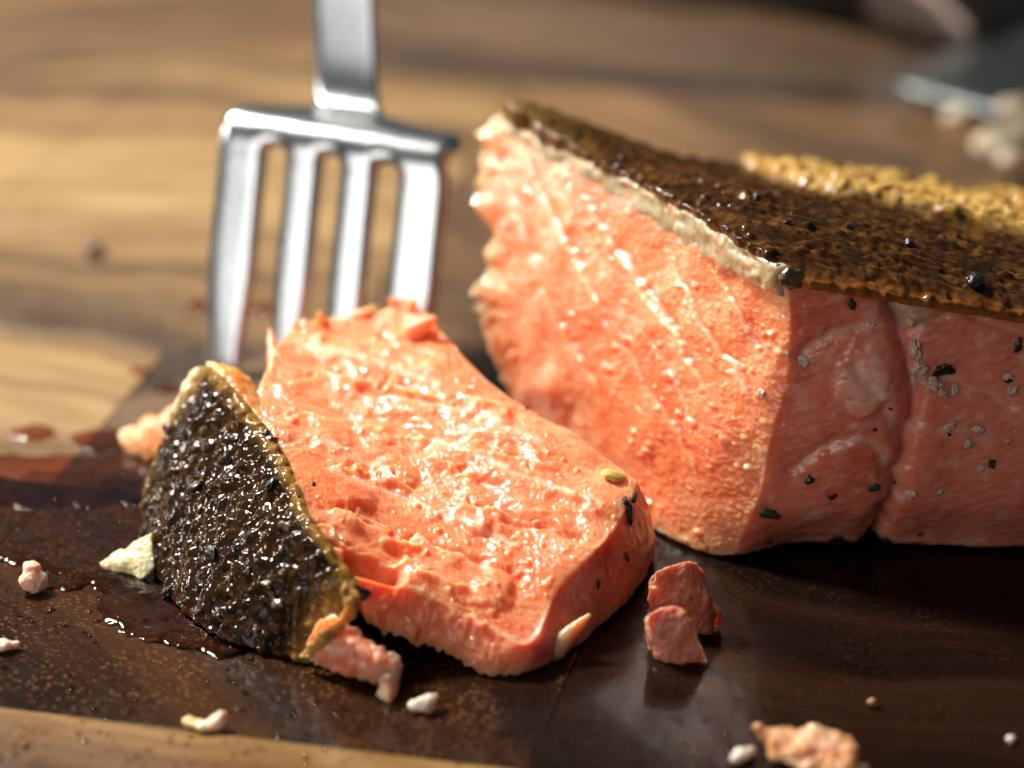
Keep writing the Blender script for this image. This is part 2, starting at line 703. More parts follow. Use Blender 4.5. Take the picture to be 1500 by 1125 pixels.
for a0, a1, mt in ((-160, -98.5, W_G2), (-98.5, -40, W_G2), (-40, 40.5, W_G2), (40.5, 99, W_DK_SHADE), (99, 158, W_BR)):
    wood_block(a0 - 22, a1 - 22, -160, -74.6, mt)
for a0, a1, mt in ((-157, -98.5, W_DK_SHADE), (-98.5, -38.5, W_DK), (-38.5, 18.3, W_DK), (18.3, 77, W_DK_SHADE), (77, 136, W_DK)):
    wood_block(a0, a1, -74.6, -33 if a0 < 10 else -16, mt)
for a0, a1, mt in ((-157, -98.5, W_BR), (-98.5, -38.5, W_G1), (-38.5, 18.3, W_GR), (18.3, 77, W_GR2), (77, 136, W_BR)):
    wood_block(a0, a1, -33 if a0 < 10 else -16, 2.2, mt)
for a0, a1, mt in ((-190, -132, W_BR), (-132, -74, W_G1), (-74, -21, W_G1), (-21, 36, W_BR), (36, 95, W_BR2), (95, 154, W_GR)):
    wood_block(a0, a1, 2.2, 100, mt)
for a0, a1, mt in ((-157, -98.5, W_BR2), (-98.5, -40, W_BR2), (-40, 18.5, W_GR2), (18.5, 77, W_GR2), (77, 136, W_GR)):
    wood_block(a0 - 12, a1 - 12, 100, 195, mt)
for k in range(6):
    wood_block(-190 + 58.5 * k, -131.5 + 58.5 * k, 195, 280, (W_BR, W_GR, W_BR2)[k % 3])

# ------------------------------------------------------------------ flesh colours
C_DEEP = np.array([0.86, 0.17, 0.048])
C_MID = np.array([0.90, 0.275, 0.108])
C_PALE = np.array([0.92, 0.42, 0.20])
C_LINE = np.array([0.95, 0.68, 0.48])
C_FAT = np.array([0.40, 0.31, 0.15])
C_SIDE = np.array([0.82, 0.24, 0.14])
C_WHITE = np.array([0.84, 0.58, 0.45])


def mixc(a, b, t):
    t = np.asarray(t)[:, None]
    return a * (1 - t) + b * t


def flesh_color(V, seed, pale=0.0):
    q = V + seed * 31.7
    f1 = fbm(q * 0.16, 3)
    f2 = fbm(q * 0.8, 3)
    c = mixc(C_MID[None] + 0 * V, C_DEEP, 0.8 * ss(0.0, 0.5, f1 * 0.9 + f2 * 0.2))
    c = mixc(c, C_PALE, np.clip(ss(0.05, 0.55, -f1 * 0.8 + f2 * 0.35 + 0.05) + pale, 0, 1))
    return c


def flakes_height(q, ax, bx, amp=0.35):
    """overlapping torn muscle flakes: soft terraces"""
    a, b = q @ ax, q @ bx
    s = np.stack([a * 0.10, b * 0.34, q[:, 2] * 0 + 3.3], 1)
    w = fbm(s, 3, 0.5) * 3.2 + b * 0.22
    k = np.floor(w)
    return amp * (k + ss(0.62, 0.98, w - k) - w)


def ledges(P, defs):
    """clean overlapping flakes: a step along each curve that fades away behind it"""
    out = np.zeros(len(P))
    for pts, amp, lam in defs:
        C_ = curve(pts, 60)
        d2_ = np.full(len(P), 1e9)
        sg = np.zeros(len(P))
        en = np.zeros(len(P))
        for k_, (a_, b_) in enumerate(zip(C_[:-1], C_[1:])):
            ab = b_ - a_
            t_ = np.clip(((P - a_) @ ab) / (ab @ ab), 0, 1)
            r_ = P - (a_ + t_[:, None] * ab)
            dd = np.hypot(r_[:, 0], r_[:, 1])
            m_ = dd < d2_
            d2_ = np.where(m_, dd, d2_)
            sg = np.where(m_, ab[0] * r_[:, 1] - ab[1] * r_[:, 0], sg)
            en = np.where(m_, (k_ + t_) / 59.0, en)
        fade = np.sin(np.pi * np.clip(en, 0.001, 0.999)) ** 0.5
        sd = d2_ * np.sign(sg)
        # raised lip on the lower side, shallow trough on the upper side
        out += amp * fade * (np.exp(-np.maximum(sd, 0) / lam) * ss(-3.5, 1.0, sd) - 0.35 * np.exp(-(np.minimum(sd + 3, 0) / 7) ** 2) * (sd < 1))
    return out


# ------------------------------------------------------------------ large salmon piece
piece = empty("salmon_piece", (34, -18, 0), "thick cooked salmon fillet piece with browned skin on top and bright cut face", "salmon piece")
Z_END = 82.0


def fillet_z(x, y, z):
    return z * (1 - 0.0055 * np.maximum(x - 22, 0) - 0.27 * ss(0, 1, (y + 41) / 46) * ss(-4, 24, x))


def fillet_sweep(p0, t):
    """carry a point of the cut face along the fillet towards its tail end"""
    p = p0.copy()
    p[:, 0] = p0[:, 0] + t * (Z_END - p0[:, 0])
    p[:, 1] = p0[:, 1] + t * ((p0[:, 1] + 41) / 44 * 5 - 1.0)
    z = fillet_z(p[:, 0], p[:, 1], p0[:, 2]) / np.maximum(fillet_z(p0[:, 0], p0[:, 1], np.ones(len(p0))), .1)
    p[:, 2] = z
    return p


NU, NV = 330, 230
top_pts = [Wy(726, 166, 2.0), Wy(800, 206, -6), Wy(900, 252, -16), Wy(1000, 302, -26), Wy(1090, 357, -36), Wy(1148, 394, -41)]
yl = lambda py: 2.0 - 16 * (py - 166) / 485.0
left_px = [(726, 166), (716, 180), (706, 188), (693, 195), (702, 206), (706, 222), (701, 236), (703, 250), (694, 268), (697, 280), (688, 296), (697, 308), (708, 318), (722, 334), (726, 346), (712, 360), (707, 372), (718, 384),
           (712, 398), (694, 416), (686, 432), (700, 440), (690, 452), (701, 462), (705, 480), (714, 500), (722, 522), (734, 545), (752, 585), (775, 630), (795, 655)]
left_pts = [Wy(a, b, yl(b)) for a, b in left_px]
right_pts = [Wy(1148, 394, -41), Wy(1157, 470, -41.2), Wy(1150, 560, -41.4), Wy(1128, 645, -41.4), Wy(1108, 735, -41.2), Wy(1072, 812, -40.5)]
bot_pts = [Wy(795, 655, yl(655)), Wy(870, 718, -24), Wy(940, 772, -33), Wy(1000, 797, -37.5), Wy(1040, 812, -39.5), Wy(1072, 812, -40.5)]
for P in (left_pts, right_pts, bot_pts):
    for p in P:
        p[2] = max(p[2], 0.35)
lc = curve(left_pts, NV)
lt = np.linspace(0, 1, NV)[:, None]
calm = np.stack([np.polyval(np.polyfit(lt[:, 0], lc[:, k], 2), lt[:, 0]) for k in range(3)], 1)
calm += (1 - lt) * (lc[0] - calm[0]) + lt * (lc[-1] - calm[-1])
cut = coons(curve(top_pts, NU), curve(bot_pts, NU), calm, curve(right_pts, NV))
cut += (lc - calm)[:, None] * (ss(0.10, 0.0, np.linspace(0, 1, NU)) ** 1.5)[None, :, None]
per = perimeter(NV, NU)
loop0 = cut.reshape(-1, 3)[per]
side_rows = 210
loops = []
for j in range(1, side_rows + 1):
    t = (j / side_rows) ** 1.15
    p = fillet_sweep(loop0, t)
    # rounded lower edge on the side and a flat foot on the board
    p[:, 1] += 2.6 * ss(0, 0.12, t) * ss(7, 0, p[:, 2]) * ss(-20, -36, p[:, 1])
    p[:, 1] -= 1.3 * ss(0, 0.15, t) * ss(3, 12, p[:, 2]) * ss(30, 16, p[:, 2]) * ss(-20, -36, p[:, 1])
    loops.append(p)
V, F, row = slab(cut, loops)
V = relax(V, F, 4, 0.5)
N = vnormals(V, F)
isface = (np.arange(len(V)) < NU * NV).astype(float)
fm = relax(isface[:, None], F, 10, 0.5)[:, 0]            # 1 on the cut face, 0 on the outside
u = np.tile(np.linspace(0, 1, NU), NV)
v = np.repeat(np.linspace(0, 1, NV), NU)
uu = np.concatenate([u, np.full(len(V) - NU * NV, -1.0)])
vv = np.concatenate([v, np.full(len(V) - NU * NV, -1.0)])
P2, dep = proj(V)
wob = np.stack([fbm(V * 0.5 + 3, 2), fbm(V * 0.5 + 77, 2)], 1) * 10
ax = np.array([0.25, -0.44, 0.0])
ax /= np.linalg.norm(ax)                                  # along the cut
az = np.array([0, 0, 1.0])
d1 = 0.5 * ax - 0.86 * az
d2 = 0.86 * ax + 0.5 * az
Q = np.stack([V @ ax * 0.55, V[:, 2], V @ np.array([0.87, 0.49, 0])], 1)
h = 1.1 * ledges(P2 + wob * 0.9, [([(770, 220), (800, 300), (830, 355), (870, 430), (900, 500)], 0.28, 16), ([(860, 290), (911, 376), (949, 436), (990, 490), (1030, 560)], 0.28, 16), ([(900, 350), (955, 432), (1000, 505), (1050, 600)], 0.22, 14), ([(980, 375), (1039, 490), (1084, 554), (1110, 620)], 0.25, 14), ([(790, 400), (830, 490), (870, 560), (900, 620)], 0.28, 16), ([(740, 250), (765, 330), (795, 410)], 0.25, 14), ([(1050, 400), (1090, 470), (1125, 540)], 0.2, 12), ([(950, 570), (1000, 640), (1040, 720)], 0.25, 16)])
led_b = h.copy()
q = np.stack([Q @ np.array([0.5, -0.86, 0]) * 0.8, Q @ np.array([0.86, 0.5, 0]) * 1.15, Q[:, 2]], 1)
h += 0.50 * fbm(V * 0.17 + 5, 2) + 0.15 * fbm(q, 4, 0.55) * (0.5 + ss(-0.2, 0.4, fbm(V * 0.22 + 71, 2)))
rag = fbm(V * 0.55 + 40, 3)
h += 0.16 * np.abs(fbm(Q * 1.9 + 9, 3)) * 1.6 + 0.035 * fbm(Q * 5 + 3, 2)
h += beads(Q, 2.0, 0.40, 0.2, 0.7) * 0.8 + beads(Q + 50, 0.9, 0.55, 0.14, 0.38) * 1.2 + beads(Q + 80, 0.55, 0.5, 0.1, 0.24)
h *= ss(-0.02, 0.10, np.where(vv < 0, 1, vv)) * 0.9 + 0.1
lines = [[(766, 223), (799, 302), (829, 354), (852, 399), (880, 450)], [(874, 317), (911, 376), (949, 436), (986, 481), (1010, 520)],
         [(926, 462), (955, 502), (992, 559), (1005, 600)], [(905, 480), (925, 520), (945, 567)], [(900, 360), (955, 432), (992, 497), (1030, 560)],
         [(985, 385), (1039, 490), (1084, 554), (1105, 600)], [(1100, 490), (1125, 503), (1144, 519)], [(820, 280), (850, 330), (880, 385)],
         [(1040, 390), (1085, 460), (1120, 530)], [(790, 420), (830, 500), (850, 560)], [(745, 260), (765, 330), (790, 400)]]
ld = np.full(len(V), 1e9)
for l in lines:
    ld = np.minimum(ld, seg_dist(P2 + wob * 0.6, l))
lm = np.exp(-(ld / 2.6) ** 2) * fm * (0.6 + 0.4 * ss(-0.3, 0.3, rag))
h -= 0.06 * np.exp(-(ld / 7.0) ** 2) - 0.03 * lm
# wet shelf at the foot of the cut
h += 0.7 * np.exp(-(((P2[:, 0] - 940) / 26) ** 2 + ((P2[:, 1] - 640) / 48) ** 2)) + 0.5 * np.exp(-(((P2[:, 0] - 1012) / 22) ** 2 + ((P2[:, 1] - 478) / 30) ** 2))
h += 0.5 * np.exp(-(((P2[:, 0] - 800) / 40) ** 2 + ((P2[:, 1] - 565) / 25) ** 2))
# torn left border
h += fm * ss(0.14, 0.0, np.where(uu < 0, 1, uu)) * (0.45 * fbm(V * 0.42 + 12, 3))
grain = fbm(np.stack([V[:, 0] * 0.5 + V[:, 2] * 0.4, V[:, 2] * 1.6 - V[:, 0] * 0.9, V[:, 1] * 0.3], 1), 4, 0.6)
side = 0.12 * grain + 0.16 * fbm(V * 0.5 + 60, 4, 0.6) + 0.45 * fbm(V * 0.09 + 20, 2) + 0.03 * fbm(V * 3.0, 3)
# muscle boundaries on the outside
grooves = [[(1300, 430), (1322, 500), (1335, 580), (1325, 640), (1310, 720), (1270, 800)], [(1160, 690), (1205, 655), (1250, 640), (1285, 660), (1300, 700)],
           [(1170, 520), (1215, 490), (1260, 478)], [(1360, 545), (1420, 565), (1480, 600)], [(1340, 480), (1400, 455), (1500, 490)], [(1250, 530), (1290, 590), (1315, 650)]]
gd = np.full(len(V), 1e9)
for l in grooves:
    gd = np.minimum(gd, seg_dist(P2 + wob, l))
front = ss(-30, -36, V[:, 1]) * (1 - fm)
main = seg_dist(P2 + wob, grooves[0])
side -= front * (1.3 * np.exp(-(main / 13) ** 2) + 0.42 * np.exp(-(gd / 8) ** 2))
pl = front * np.exp(-(((P2[:, 0] - 1265) / 45) ** 2 + ((P2[:, 1] - 560) / 55) ** 2))
side += 0.35 * ss(0.3, 0.6, pl + 0.25 * rag)
V2 = V + N * (h * fm + side * (1 - fm))[:, None]
tatter = fm * ss(0.05, 0.0, np.where(uu < 0, 1, uu)) * (1.6 * np.maximum(0, fbm(V * 0.75 + 91, 4, 0.65)) - 0.2)
V2 = V2 - ax * tatter[:, None]
c = flesh_color(V, 1)
edge_pale = ss(0.12, 0.0, np.where(uu < 0, 1, uu))
c = mixc(c, C_PALE, 0.7 * edge_pale * fm)
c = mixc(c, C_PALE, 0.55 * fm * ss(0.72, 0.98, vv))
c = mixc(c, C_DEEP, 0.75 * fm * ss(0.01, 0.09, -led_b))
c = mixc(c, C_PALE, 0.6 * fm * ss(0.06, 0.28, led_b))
c = mixc(c, C_LINE, 0.45 * lm)
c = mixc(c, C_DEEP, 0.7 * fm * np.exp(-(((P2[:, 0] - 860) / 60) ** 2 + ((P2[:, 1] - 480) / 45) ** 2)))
cs = mixc(C_SIDE[None] + 0 * V, np.array([0.68, 0.15, 0.08]), ss(-0.1, 0.5, fbm(V * 0.2 + 33, 3)))
cs = mixc(cs, C_WHITE, 0.55 * ss(0.25, 0.75, pl + 0.5 * fbm(V * 0.7 + 70, 4, 0.6)))
cs = mixc(cs, C_WHITE, 0.45 * ss(0.0, 0.5, fbm(V * 0.45 + 90, 4, 0.65)))
cs = mixc(cs, C_WHITE, 0.35 * ss(0.1, 0.5, grain))
cs = mixc(cs, np.array([0.66, 0.13, 0.07]), 0.5 * ss(0.15, 0.5, -grain))
cs = mixc(cs, C_LINE, 0.40 * np.exp(-(gd / 5) ** 2) * front)
vfat = np.exp(-(((P2[:, 0] - 1335) / 40) ** 2 + ((P2[:, 1] - 455) / 32) ** 2)) * front
cs = mixc(cs, np.array([0.50, 0.38, 0.25]), 0.8 * ss(0.3, 0.7, vfat + 0.3 * rag))
c = mixc(cs, c, ss(0.25, 0.75, fm))
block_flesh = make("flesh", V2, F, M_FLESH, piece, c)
BV, BN = V2, vnormals(V2, F)

# skin of the piece
SU, SV = 300, 420
tc0 = curve(top_pts, SU + 12)[12:]
ext = np.linspace(0, 1, SU)


def skin_base(nt, smax=1.0):
    rows = []
    for j in range(nt):
        t = (j / (nt - 1)) ** 1.05
        p = fillet_sweep(tc0, t)
        p[:, 2] += 0.7 * np.sin(np.pi * np.clip(ext, 0, 1)) * ss(0, 0.12, t)
        rows.append(p)
    return np.array(rows)


base = skin_base(SV)
# the skin reaches a little past the side and curls down over it
s = ext[None, :]
curl = ss(0.93, 1.0, s)
base[..., 1] -= 1.6 * curl * ss(0.0, 0.05, np.linspace(0, 1, SV))[:, None]
base[..., 2] -= 0.9 * curl ** 2
t_arr = np.linspace(0, 1, SV)[:, None] + 0 * s
cutn = np.array([-0.87, -0.49, 0.0])
base += cutn[None, None] * (ss(0.03, 0, t_arr) * (0.55 + 1.1 * fbm(np.stack([s[0] * 14, s[0] * 0, s[0] * 0 + 5], 1), 4, 0.6))[None])[..., None]
topg = base.copy()
B = base.reshape(-1, 3)
thick = 0.75 + 0.2 * fbm(B * 0.5, 3).reshape(SV, SU) + 1.5 * ss(0.4, 0.0, s)
topg[..., 2] += thick
botg = base.copy()
botg[..., 2] -= 0.15
V, F = shell(topg, botg)
V = relax(V, F, 3, 0.5)
N = vnormals(V, F)
istop = np.concatenate([np.ones(SU * SV), np.zeros(SU * SV)])
P2, dep = proj(V)
gold = ss(0.0, 4.0, V[:, 1] + 19 + 0.45 * (V[:, 0] - 32) - 16 * ss(32, 21, V[:, 0]) + 3.0 * fbm(V * 0.2 + 8, 3))
w1, r1 = worley(V * np.array([0.95, 0.95, 0.6]) + 3)
scales = np.clip(0.55 - w1, -0.3, 0.55)
wr_ = fbm(np.stack([V[:, 0] * 0.12 + V[:, 1] * 0.2, V[:, 1] * 1.0 + V[:, 0] * 0.25, V[:, 2] * 0.2], 1), 4, 0.6)
h = 0.45 * wr_ + 0.34 * scales * (0.4 + ss(-.3, .3, fbm(V * .25, 2))) + 0.35 * fbm(V * 0.6 + 2, 3, 0.5) + 0.05 * fbm(V * 2.6, 3)
h += beads(V, 1.6, 0.5, 0.2, 0.6) * 0.9 + beads(V + 31, 0.8, 0.4, 0.12, 0.3)
w2, r2 = worley(V * 0.24 + 8)
h += gold * (1.3 * np.clip(0.8 - w2, 0, 1) + 1.0 * fbm(V * 0.3 + 4, 4, 0.6) + 0.3 * fbm(V * 1.4, 3) + 1.2)
V2 = V + N * (h * (0.25 + 0.75 * istop))[:, None]
f1, f2 = fbm(V * 0.35 + 14, 4, 0.6), fbm(V * 1.1 + 4, 4, 0.6)
c = mixc(np.array([[0.034, 0.013, 0.004]]) + 0 * V, np.array([0.14, 0.060, 0.013]), ss(-0.15, 0.5, f1 * .5 + f2))
c = mixc(c, np.array([0.012, 0.009, 0.008]), ss(0.05, 0.4, f2 * 0.8 - f1 * .5))
gc = mixc(np.array([[0.46, 0.25, 0.05]]) + 0 * V, np.array([0.70, 0.48, 0.18]), ss(-0.2, 0.4, f2))
gc = mixc(gc, np.array([0.15, 0.05, 0.010]), ss(0.0, 0.4, f1))
c = mixc(c, gc, gold * 0.9)
rim = ss(0.965, 1.0, np.concatenate([np.tile(ext, SV)] * 2))
c = mixc(c, np.array([0.30, 0.10, 0.018]), 0.55 * rim + 0.45 * (1 - istop))
backleft = ss(12, -2, V[:, 0])
c = mixc(c, np.array([0.22, 0.13, 0.03]), 0.6 * backleft)
block_skin = make("skin", V2, F, M_SKIN, piece, c)
KV, KN = V2, vnormals(V2, F)

# fat between skin and flesh
FU, FV = 260, 40
tcf = curve(top_pts, FU)
sf = np.linspace(0, 1, FU)
rows = []
for j in range(FV):
    p = fillet_sweep(tcf, 0.10 * j / (FV - 1))
    rows.append(p)
fb = np.array(rows)
fb += (cutn * 0.60)[None, None] * ss(0.3, 0, np.linspace(0, 1, FV))[:, None, None]
th = 4.0 + 2.4 * fbm(np.stack([sf * 10, sf * 0, sf * 0 + 2], 1), 2, 0.45) - 1.5 * ss(0.82, 1.0, sf) + 0.8 * ss(0.12, 0.0, sf)
fmid = [fb + np.array([0, 0, -0.02])]
K = 14
loopsf = []
ft = fb.copy()
ft[..., 2] += 0.12
fbt = fb.copy()
fbt[..., 2] -= th[None, :]
# rows down the visible edge so that it can be lumpy
strip_rows = [ft[::-1].reshape(-1, 3)]
rows = [ft[k] for k in range(FV - 1, -1, -1)] + [ft[0] * (1 - k / K) + fbt[0] * (k / K) for k in range(1, K + 1)]
outer = np.array(rows)
inner = outer + np.array([1.1, 0.6, -0.25])
V, F = shell(outer, inner)
V = relax(V, F, 12, 0.5)
N = vnormals(V, F)
Q = np.stack([V @ ax * 0.5, V[:, 2], V @ np.array([0.87, 0.49, 0])], 1)
h = 0.55 * fbm(Q * 0.6 + 21, 3, 0.5) + beads(Q, 1.5, 0.5, 0.25, 0.6) * 0.7 + 0.1 * fbm(Q * 2.5, 2)
V2 = V + N * h[:, None]
c = mixc(C_FAT[None] + 0 * V, np.array([0.52, 0.45, 0.28]), ss(-0.2, 0.4, fbm(V * 0.8 + 6, 3)))
c = mixc(c, np.array([0.74, 0.34, 0.15]), 0.7 * ss(0.0, 0.45, fbm(V * 0.35 + 66, 3)))
frac = np.tile(np.concatenate([np.zeros(FV), np.arange(1, K + 1) / K])[:, None] * np.ones((1, FU)), (2, 1, 1)).reshape(-1)
c = mixc(c, C_MID, ss(0.65, 1.05, frac + 0.55 * fbm(Q * 0.6 + 41, 3)))
make("fat_layer", V2, F, M_FAT, piece, c)


def flake(name, mat, parent, p, n, size, seed, flat=0.45, long=1.5, lift=0.15, shard=True, amp=1.0):
    """small irregular chip lying on a surface"""
    n = np.array(n, float)
    n /= np.linalg.norm(n)
    a = np.cross(n, np.array([0.3, 0.2, 0.93]) if abs(n[2]) < 0.9 else np.array([1.0, 0.2, 0.1]))
    a /= np.linalg.norm(a)
    b = np.cross(n, a)
    ang = (seed * 2.399) % math.pi
    a, b = a * math.cos(ang) + b * math.sin(ang), b * math.cos(ang) - a * math.sin(ang)
    import bmesh
    bm = bmesh.new()
    bmesh.ops.create_icosphere(bm, subdivisions=3 if shard else 4, radius=1)
    V = np.array([w_.co[:] for w_ in bm.verts])
    F = [[w_.index for w_ in f_.verts] for f_ in bm.faces]
    bm.free()
    if shard:
        r = 1 + 0.9 * fbm(V * 1.1 + seed * 9.1, 2) + 0.5 * fbm(V * 3 + seed * 3.1, 2)
    else:
        r = 1 + amp * fbm(V * 1.3 + seed * 9.1, 2) + 0.22 * amp * fbm(V * 3.0 + seed * 5.1, 2)
    V = V * r[:, None]
    Wd = p + size * (V[:, :1] * a * long * 0.5 + V[:, 1:2] * b * 0.5 + V[:, 2:] * n * flat * 0.5) + n * size * lift
    return make(name, Wd, F, mat, parent)


side_pepper = [(1245, 450, .9), (1187, 707, .9), (1217, 731, .7), (1125, 757, 1.3), (1293, 794, 1.0), (1348, 787, .6), (1280, 718, .9), (1385, 545, 1.4), (1228, 795, 1.3),
               (1452, 683, .8), (1310, 710, .5), (1283, 633, .4), (1130, 797, .6), (1200, 420, .7), (1493, 510, .9), (1480, 560, .6), (1300, 600, .35), (1390, 640, .35)]
for k, (a, b, sz) in enumerate(side_pepper):
    p, n = pick(BV, BN, a, b)
    flake("pepper_flake", M_PEPPER if k % 3 else M_HERB, piece, p, n, sz * 0.8, k + 1, 0.4, 1.5, 0.03)
p, n = pick(BV, BN, 1160, 410)
flake("peppercorn", M_CORN, piece, p, n, 2.0, 4, 0.85, 1.15, 0.2, False, 0.35)
p, n = pick(KV, KN, 1432, 412)
flake("peppercorn", M_PEPPER, piece, p, n, 1.6, 6, 0.9, 1.1, 0.1, False, 0.4)
alb = [(1336, 516, 1.9), (1343, 545, 1.5), (1365, 563, 1.6), (1382, 580, 1.0), (1398, 568, .9), (1390, 630, 1.2), (1435, 632, 1.2), (1335, 560, 1.2), (1330, 725, 1.1), (1483, 575, 1.3),
       (1480, 555, .9), (1175, 525, 1.1), (1335, 612, .6), (1440, 690, .8), (1478, 650, .7), (1270, 480, .8), (1330, 475, .9), (1380, 725, .8), (1233, 810, .5), (1420, 655, 1.0), (1110, 575, 1.0), (1150, 520, .7)]
for k, (a, b, sz) in enumerate(alb):
    p, n = pick(BV, BN, a, b)
    flake("albumin_fleck", M_ALB, piece, p, n, sz * 0.7, k + 40, 0.5, 1.3, -0.05, False)
for k in range(12):
    a, b = rng.uniform(760, 1480), 0
    b = 150 + (a - 735) * 0.33 + rng.uniform(5, 40)
    p, n = pick(KV, KN, a, b)
    flake("pepper_flake", M_PEPPER, piece, p, n, rng.uniform(0.3, 0.7), k + 80, 0.7, 1.3, 0.1)

# ------------------------------------------------------------------ fallen slice
slc = empty("salmon_slice", (-6, -38, 0), "slice of pink salmon fallen over in front of the thick piece, below the fork", "salmon slice")
TU, TV = 330, 290


def PZ(l):
    return [W(a, b, z) for a, b, z in l]


fb_ = PZ([(372, 590, 13.0), (384, 560, 13.4), (404, 520, 13.8), (424, 488, 14.0), (470, 472, 14.1), (520, 464, 14.1), (560, 456, 14.1), (592, 442, 14.0)])
bc_ = PZ([(592, 442, 14.0), (622, 462, 13.8), (660, 502, 13.3), (702, 545, 12.7), (748, 582, 12.1), (795, 612, 11.5), (850, 645, 10.7), (900, 680, 9.8), (934, 706, 9.0)])
fe_ = PZ([(372, 590, 13.0), (398, 640, 12.6), (425, 690, 12.0), (442, 740, 11.0), (468, 790, 9.8), (504, 838, 8.4)])
ec_ = PZ([(504, 838, 8.4), (580, 858, 6.9), (640, 880, 5.6), (700, 906, 4.3), (772, 940, 2.9), (818, 866, 4.9), (866, 812, 6.8), (897, 776, 7.8), (923, 732, 8.7), (934, 706, 9.0)])
topf = coons(curve(fb_, TU), curve(ec_, TU), curve(fe_, TV), curve(bc_, TV))
low = lambda P, z=0.3, dx=0, dy=0: [np.array([p[0] + dx, p[1] + dy, z]) for p in P]
fb_l = low(fb_, 0.3, 0.5, -1.0)
bc_l = low(bc_, 0.3, -0.5, 0)
bc_l[-1] = W(962, 812, 0.3)
bc_l[-2] = W(945, 790, 0.3)
fe_l = low(fe_, 0.6, 1.0, 1.0)
ec_l = PZ([(524, 886, 5.2), (560, 925, 3.4), (618, 938, 2.4), (670, 964, 1.0), (718, 988, 0.3), (775, 984, 0.3), (825, 962, 0.3), (880, 918, 0.3), (932, 868, 0.3), (962, 812, 0.3)])
fe_l[-1] = ec_l[0]
fe_l[-2] = (fe_l[-3] + ec_l[0]) / 2
lowg = coons(curve(fb_l, TU), curve(ec_l, TU), curve(fe_l, TV), curve(bc_l, TV))
per = perimeter(TV, TU)
t0, l0 = topf.reshape(-1, 3)[per], lowg.reshape(-1, 3)[per]
cen = t0.mean(0)
outd = t0 - cen
outd[:, 2] = 0
outd /= np.linalg.norm(outd, axis=1)[:, None]
R = 60
loops = []
for j in range(1, R + 1):
    t = j / R
    loops.append(t0 * (1 - t) + l0 * t + outd * (0.5 * math.sin(math.pi * t)))
V, F, row = slab(topf, loops)
V = relax(V, F, 2, 0.5)
N = vnormals(V, F)
isface = (np.arange(len(V)) < TU * TV).astype(float)
fm = relax(isface[:, None], F, 8, 0.5)[:, 0]
P2, dep = proj(V)
wob = np.stack([fbm(V * 0.4 + 3, 2), fbm(V * 0.4 + 77, 2)], 1) * 14
a1 = np.array([0.93, -0.35, -0.1])
b1 = np.array([0.35, 0.93, 0.1])
h = (0.55 + 1.3 * ss(-0.15, 0.35, fbm(V * 0.22 + 37, 3))) * ledges(P2 + wob * 1.6, [([(405, 560), (500, 560), (600, 572), (690, 590), (760, 625)], 0.55, 26), ([(400, 610), (500, 625), (600, 640), (700, 655), (800, 700), (880, 745)], 0.45, 30),
                         ([(415, 665), (500, 690), (600, 715), (700, 745), (790, 768), (870, 800)], 0.5, 28), ([(430, 715), (510, 755), (600, 790), (700, 822), (770, 850)], 0.5, 26),
                         ([(455, 770), (530, 805), (620, 838), (700, 868)], 0.4, 22), ([(430, 500), (520, 500), (600, 505), (680, 545)], 0.5, 24), ([(640, 610), (730, 635), (830, 690)], 0.35, 20), ([(560, 660), (640, 672), (700, 700)], 0.4, 18)])
led_s = h.copy()
q = np.stack([V @ a1 * 0.5, V @ b1 * 0.9, V[:, 2] * 0.5], 1)
h += 0.6 * fbm(V * 0.15 + 50, 2) + 0.16 * fbm(q, 4, 0.5) * (0.4 + ss(-0.2, 0.4, fbm(V * 0.2 + 31, 2))) + 0.12 * np.abs(fbm(V * 1.7 + 9, 3)) * 1.5 + 0.03 * fbm(V * 5 + 3, 2)
lumps = [(578, 696, 30, 20, 1.0), (650, 678, 24, 18, .8), (523, 735, 26, 20, .8), (688, 762, 26, 18, .8), (722, 770, 22, 16, .7), (733, 812, 22, 24, .7), (724, 862, 26, 28, .9),
         (814, 655, 55, 32, .9), (711, 592, 40, 24, .8), (440, 545, 45, 26, .8), (455, 600, 45, 26, .7), (505, 520, 60, 18, .8), (545, 640, 28, 26, .6), (480, 640, 30, 22, .6),
         (618, 478, 20, 12, 1.2), (640, 520, 30, 20, .5), (860, 720, 45, 30, .5), (800, 760, 40, 16, .6), (600, 790, 40, 14, .5), (560, 590, 60, 14, .5)]
for (a, b, ra, rb, hh) in lumps:
    dx, dy = P2[:, 0] + wob[:, 0] - a, P2[:, 1] + wob[:, 1] - b
    cx, sx = math.cos(0.35), math.sin(0.35)
    e = ((dx * cx + dy * sx) / ra) ** 2 + ((dy * cx - dx * sx) / rb) ** 2
    h += 0.5 * hh * ss(1.8, 0.05, e)
bz = 0.3 + ss(-0.2, 0.3, fbm(V * 0.2 + 63, 2))
h += beads(V + 20, 2.2, 0.30, 0.25, 0.7) * 0.6 + bz * beads(V + 90, 1.0, 0.35, 0.15, 0.42) + bz * beads(V + 140, 0.6, 0.3, 0.1, 0.25)
h += 0.17 * fbm(np.stack([V @ a1 * 0.7, V @ b1 * 2.6, V[:, 2]], 1), 4, 0.6) * (0.3 + ss(-0.2, 0.3, fbm(V * 0.25 + 19, 2)))
creases = [([(530, 575), (600, 582), (680, 592)], 0.9, 7), ([(545, 610), (640, 640), (720, 650)], 0.35, 8), ([(500, 745), (600, 790), (725, 832), (760, 850)], 0.45, 7),
           ([(740, 765), (800, 772), (850, 790)], 0.6, 6), ([(430, 720), (520, 780), (600, 820)], 0.4, 7), ([(400, 640), (450, 650)], 0.6, 8), ([(640, 690), (760, 720), (850, 740)], 0.35, 8)]
for l, dd, ww in creases:
    h -= dd * np.exp(-(seg_dist(P2 + wob * 0.5, l) / ww) ** 2)
slit = np.exp(-(seg_dist(P2, [(484, 808), (520, 826), (575, 843)]) / 11) ** 2)
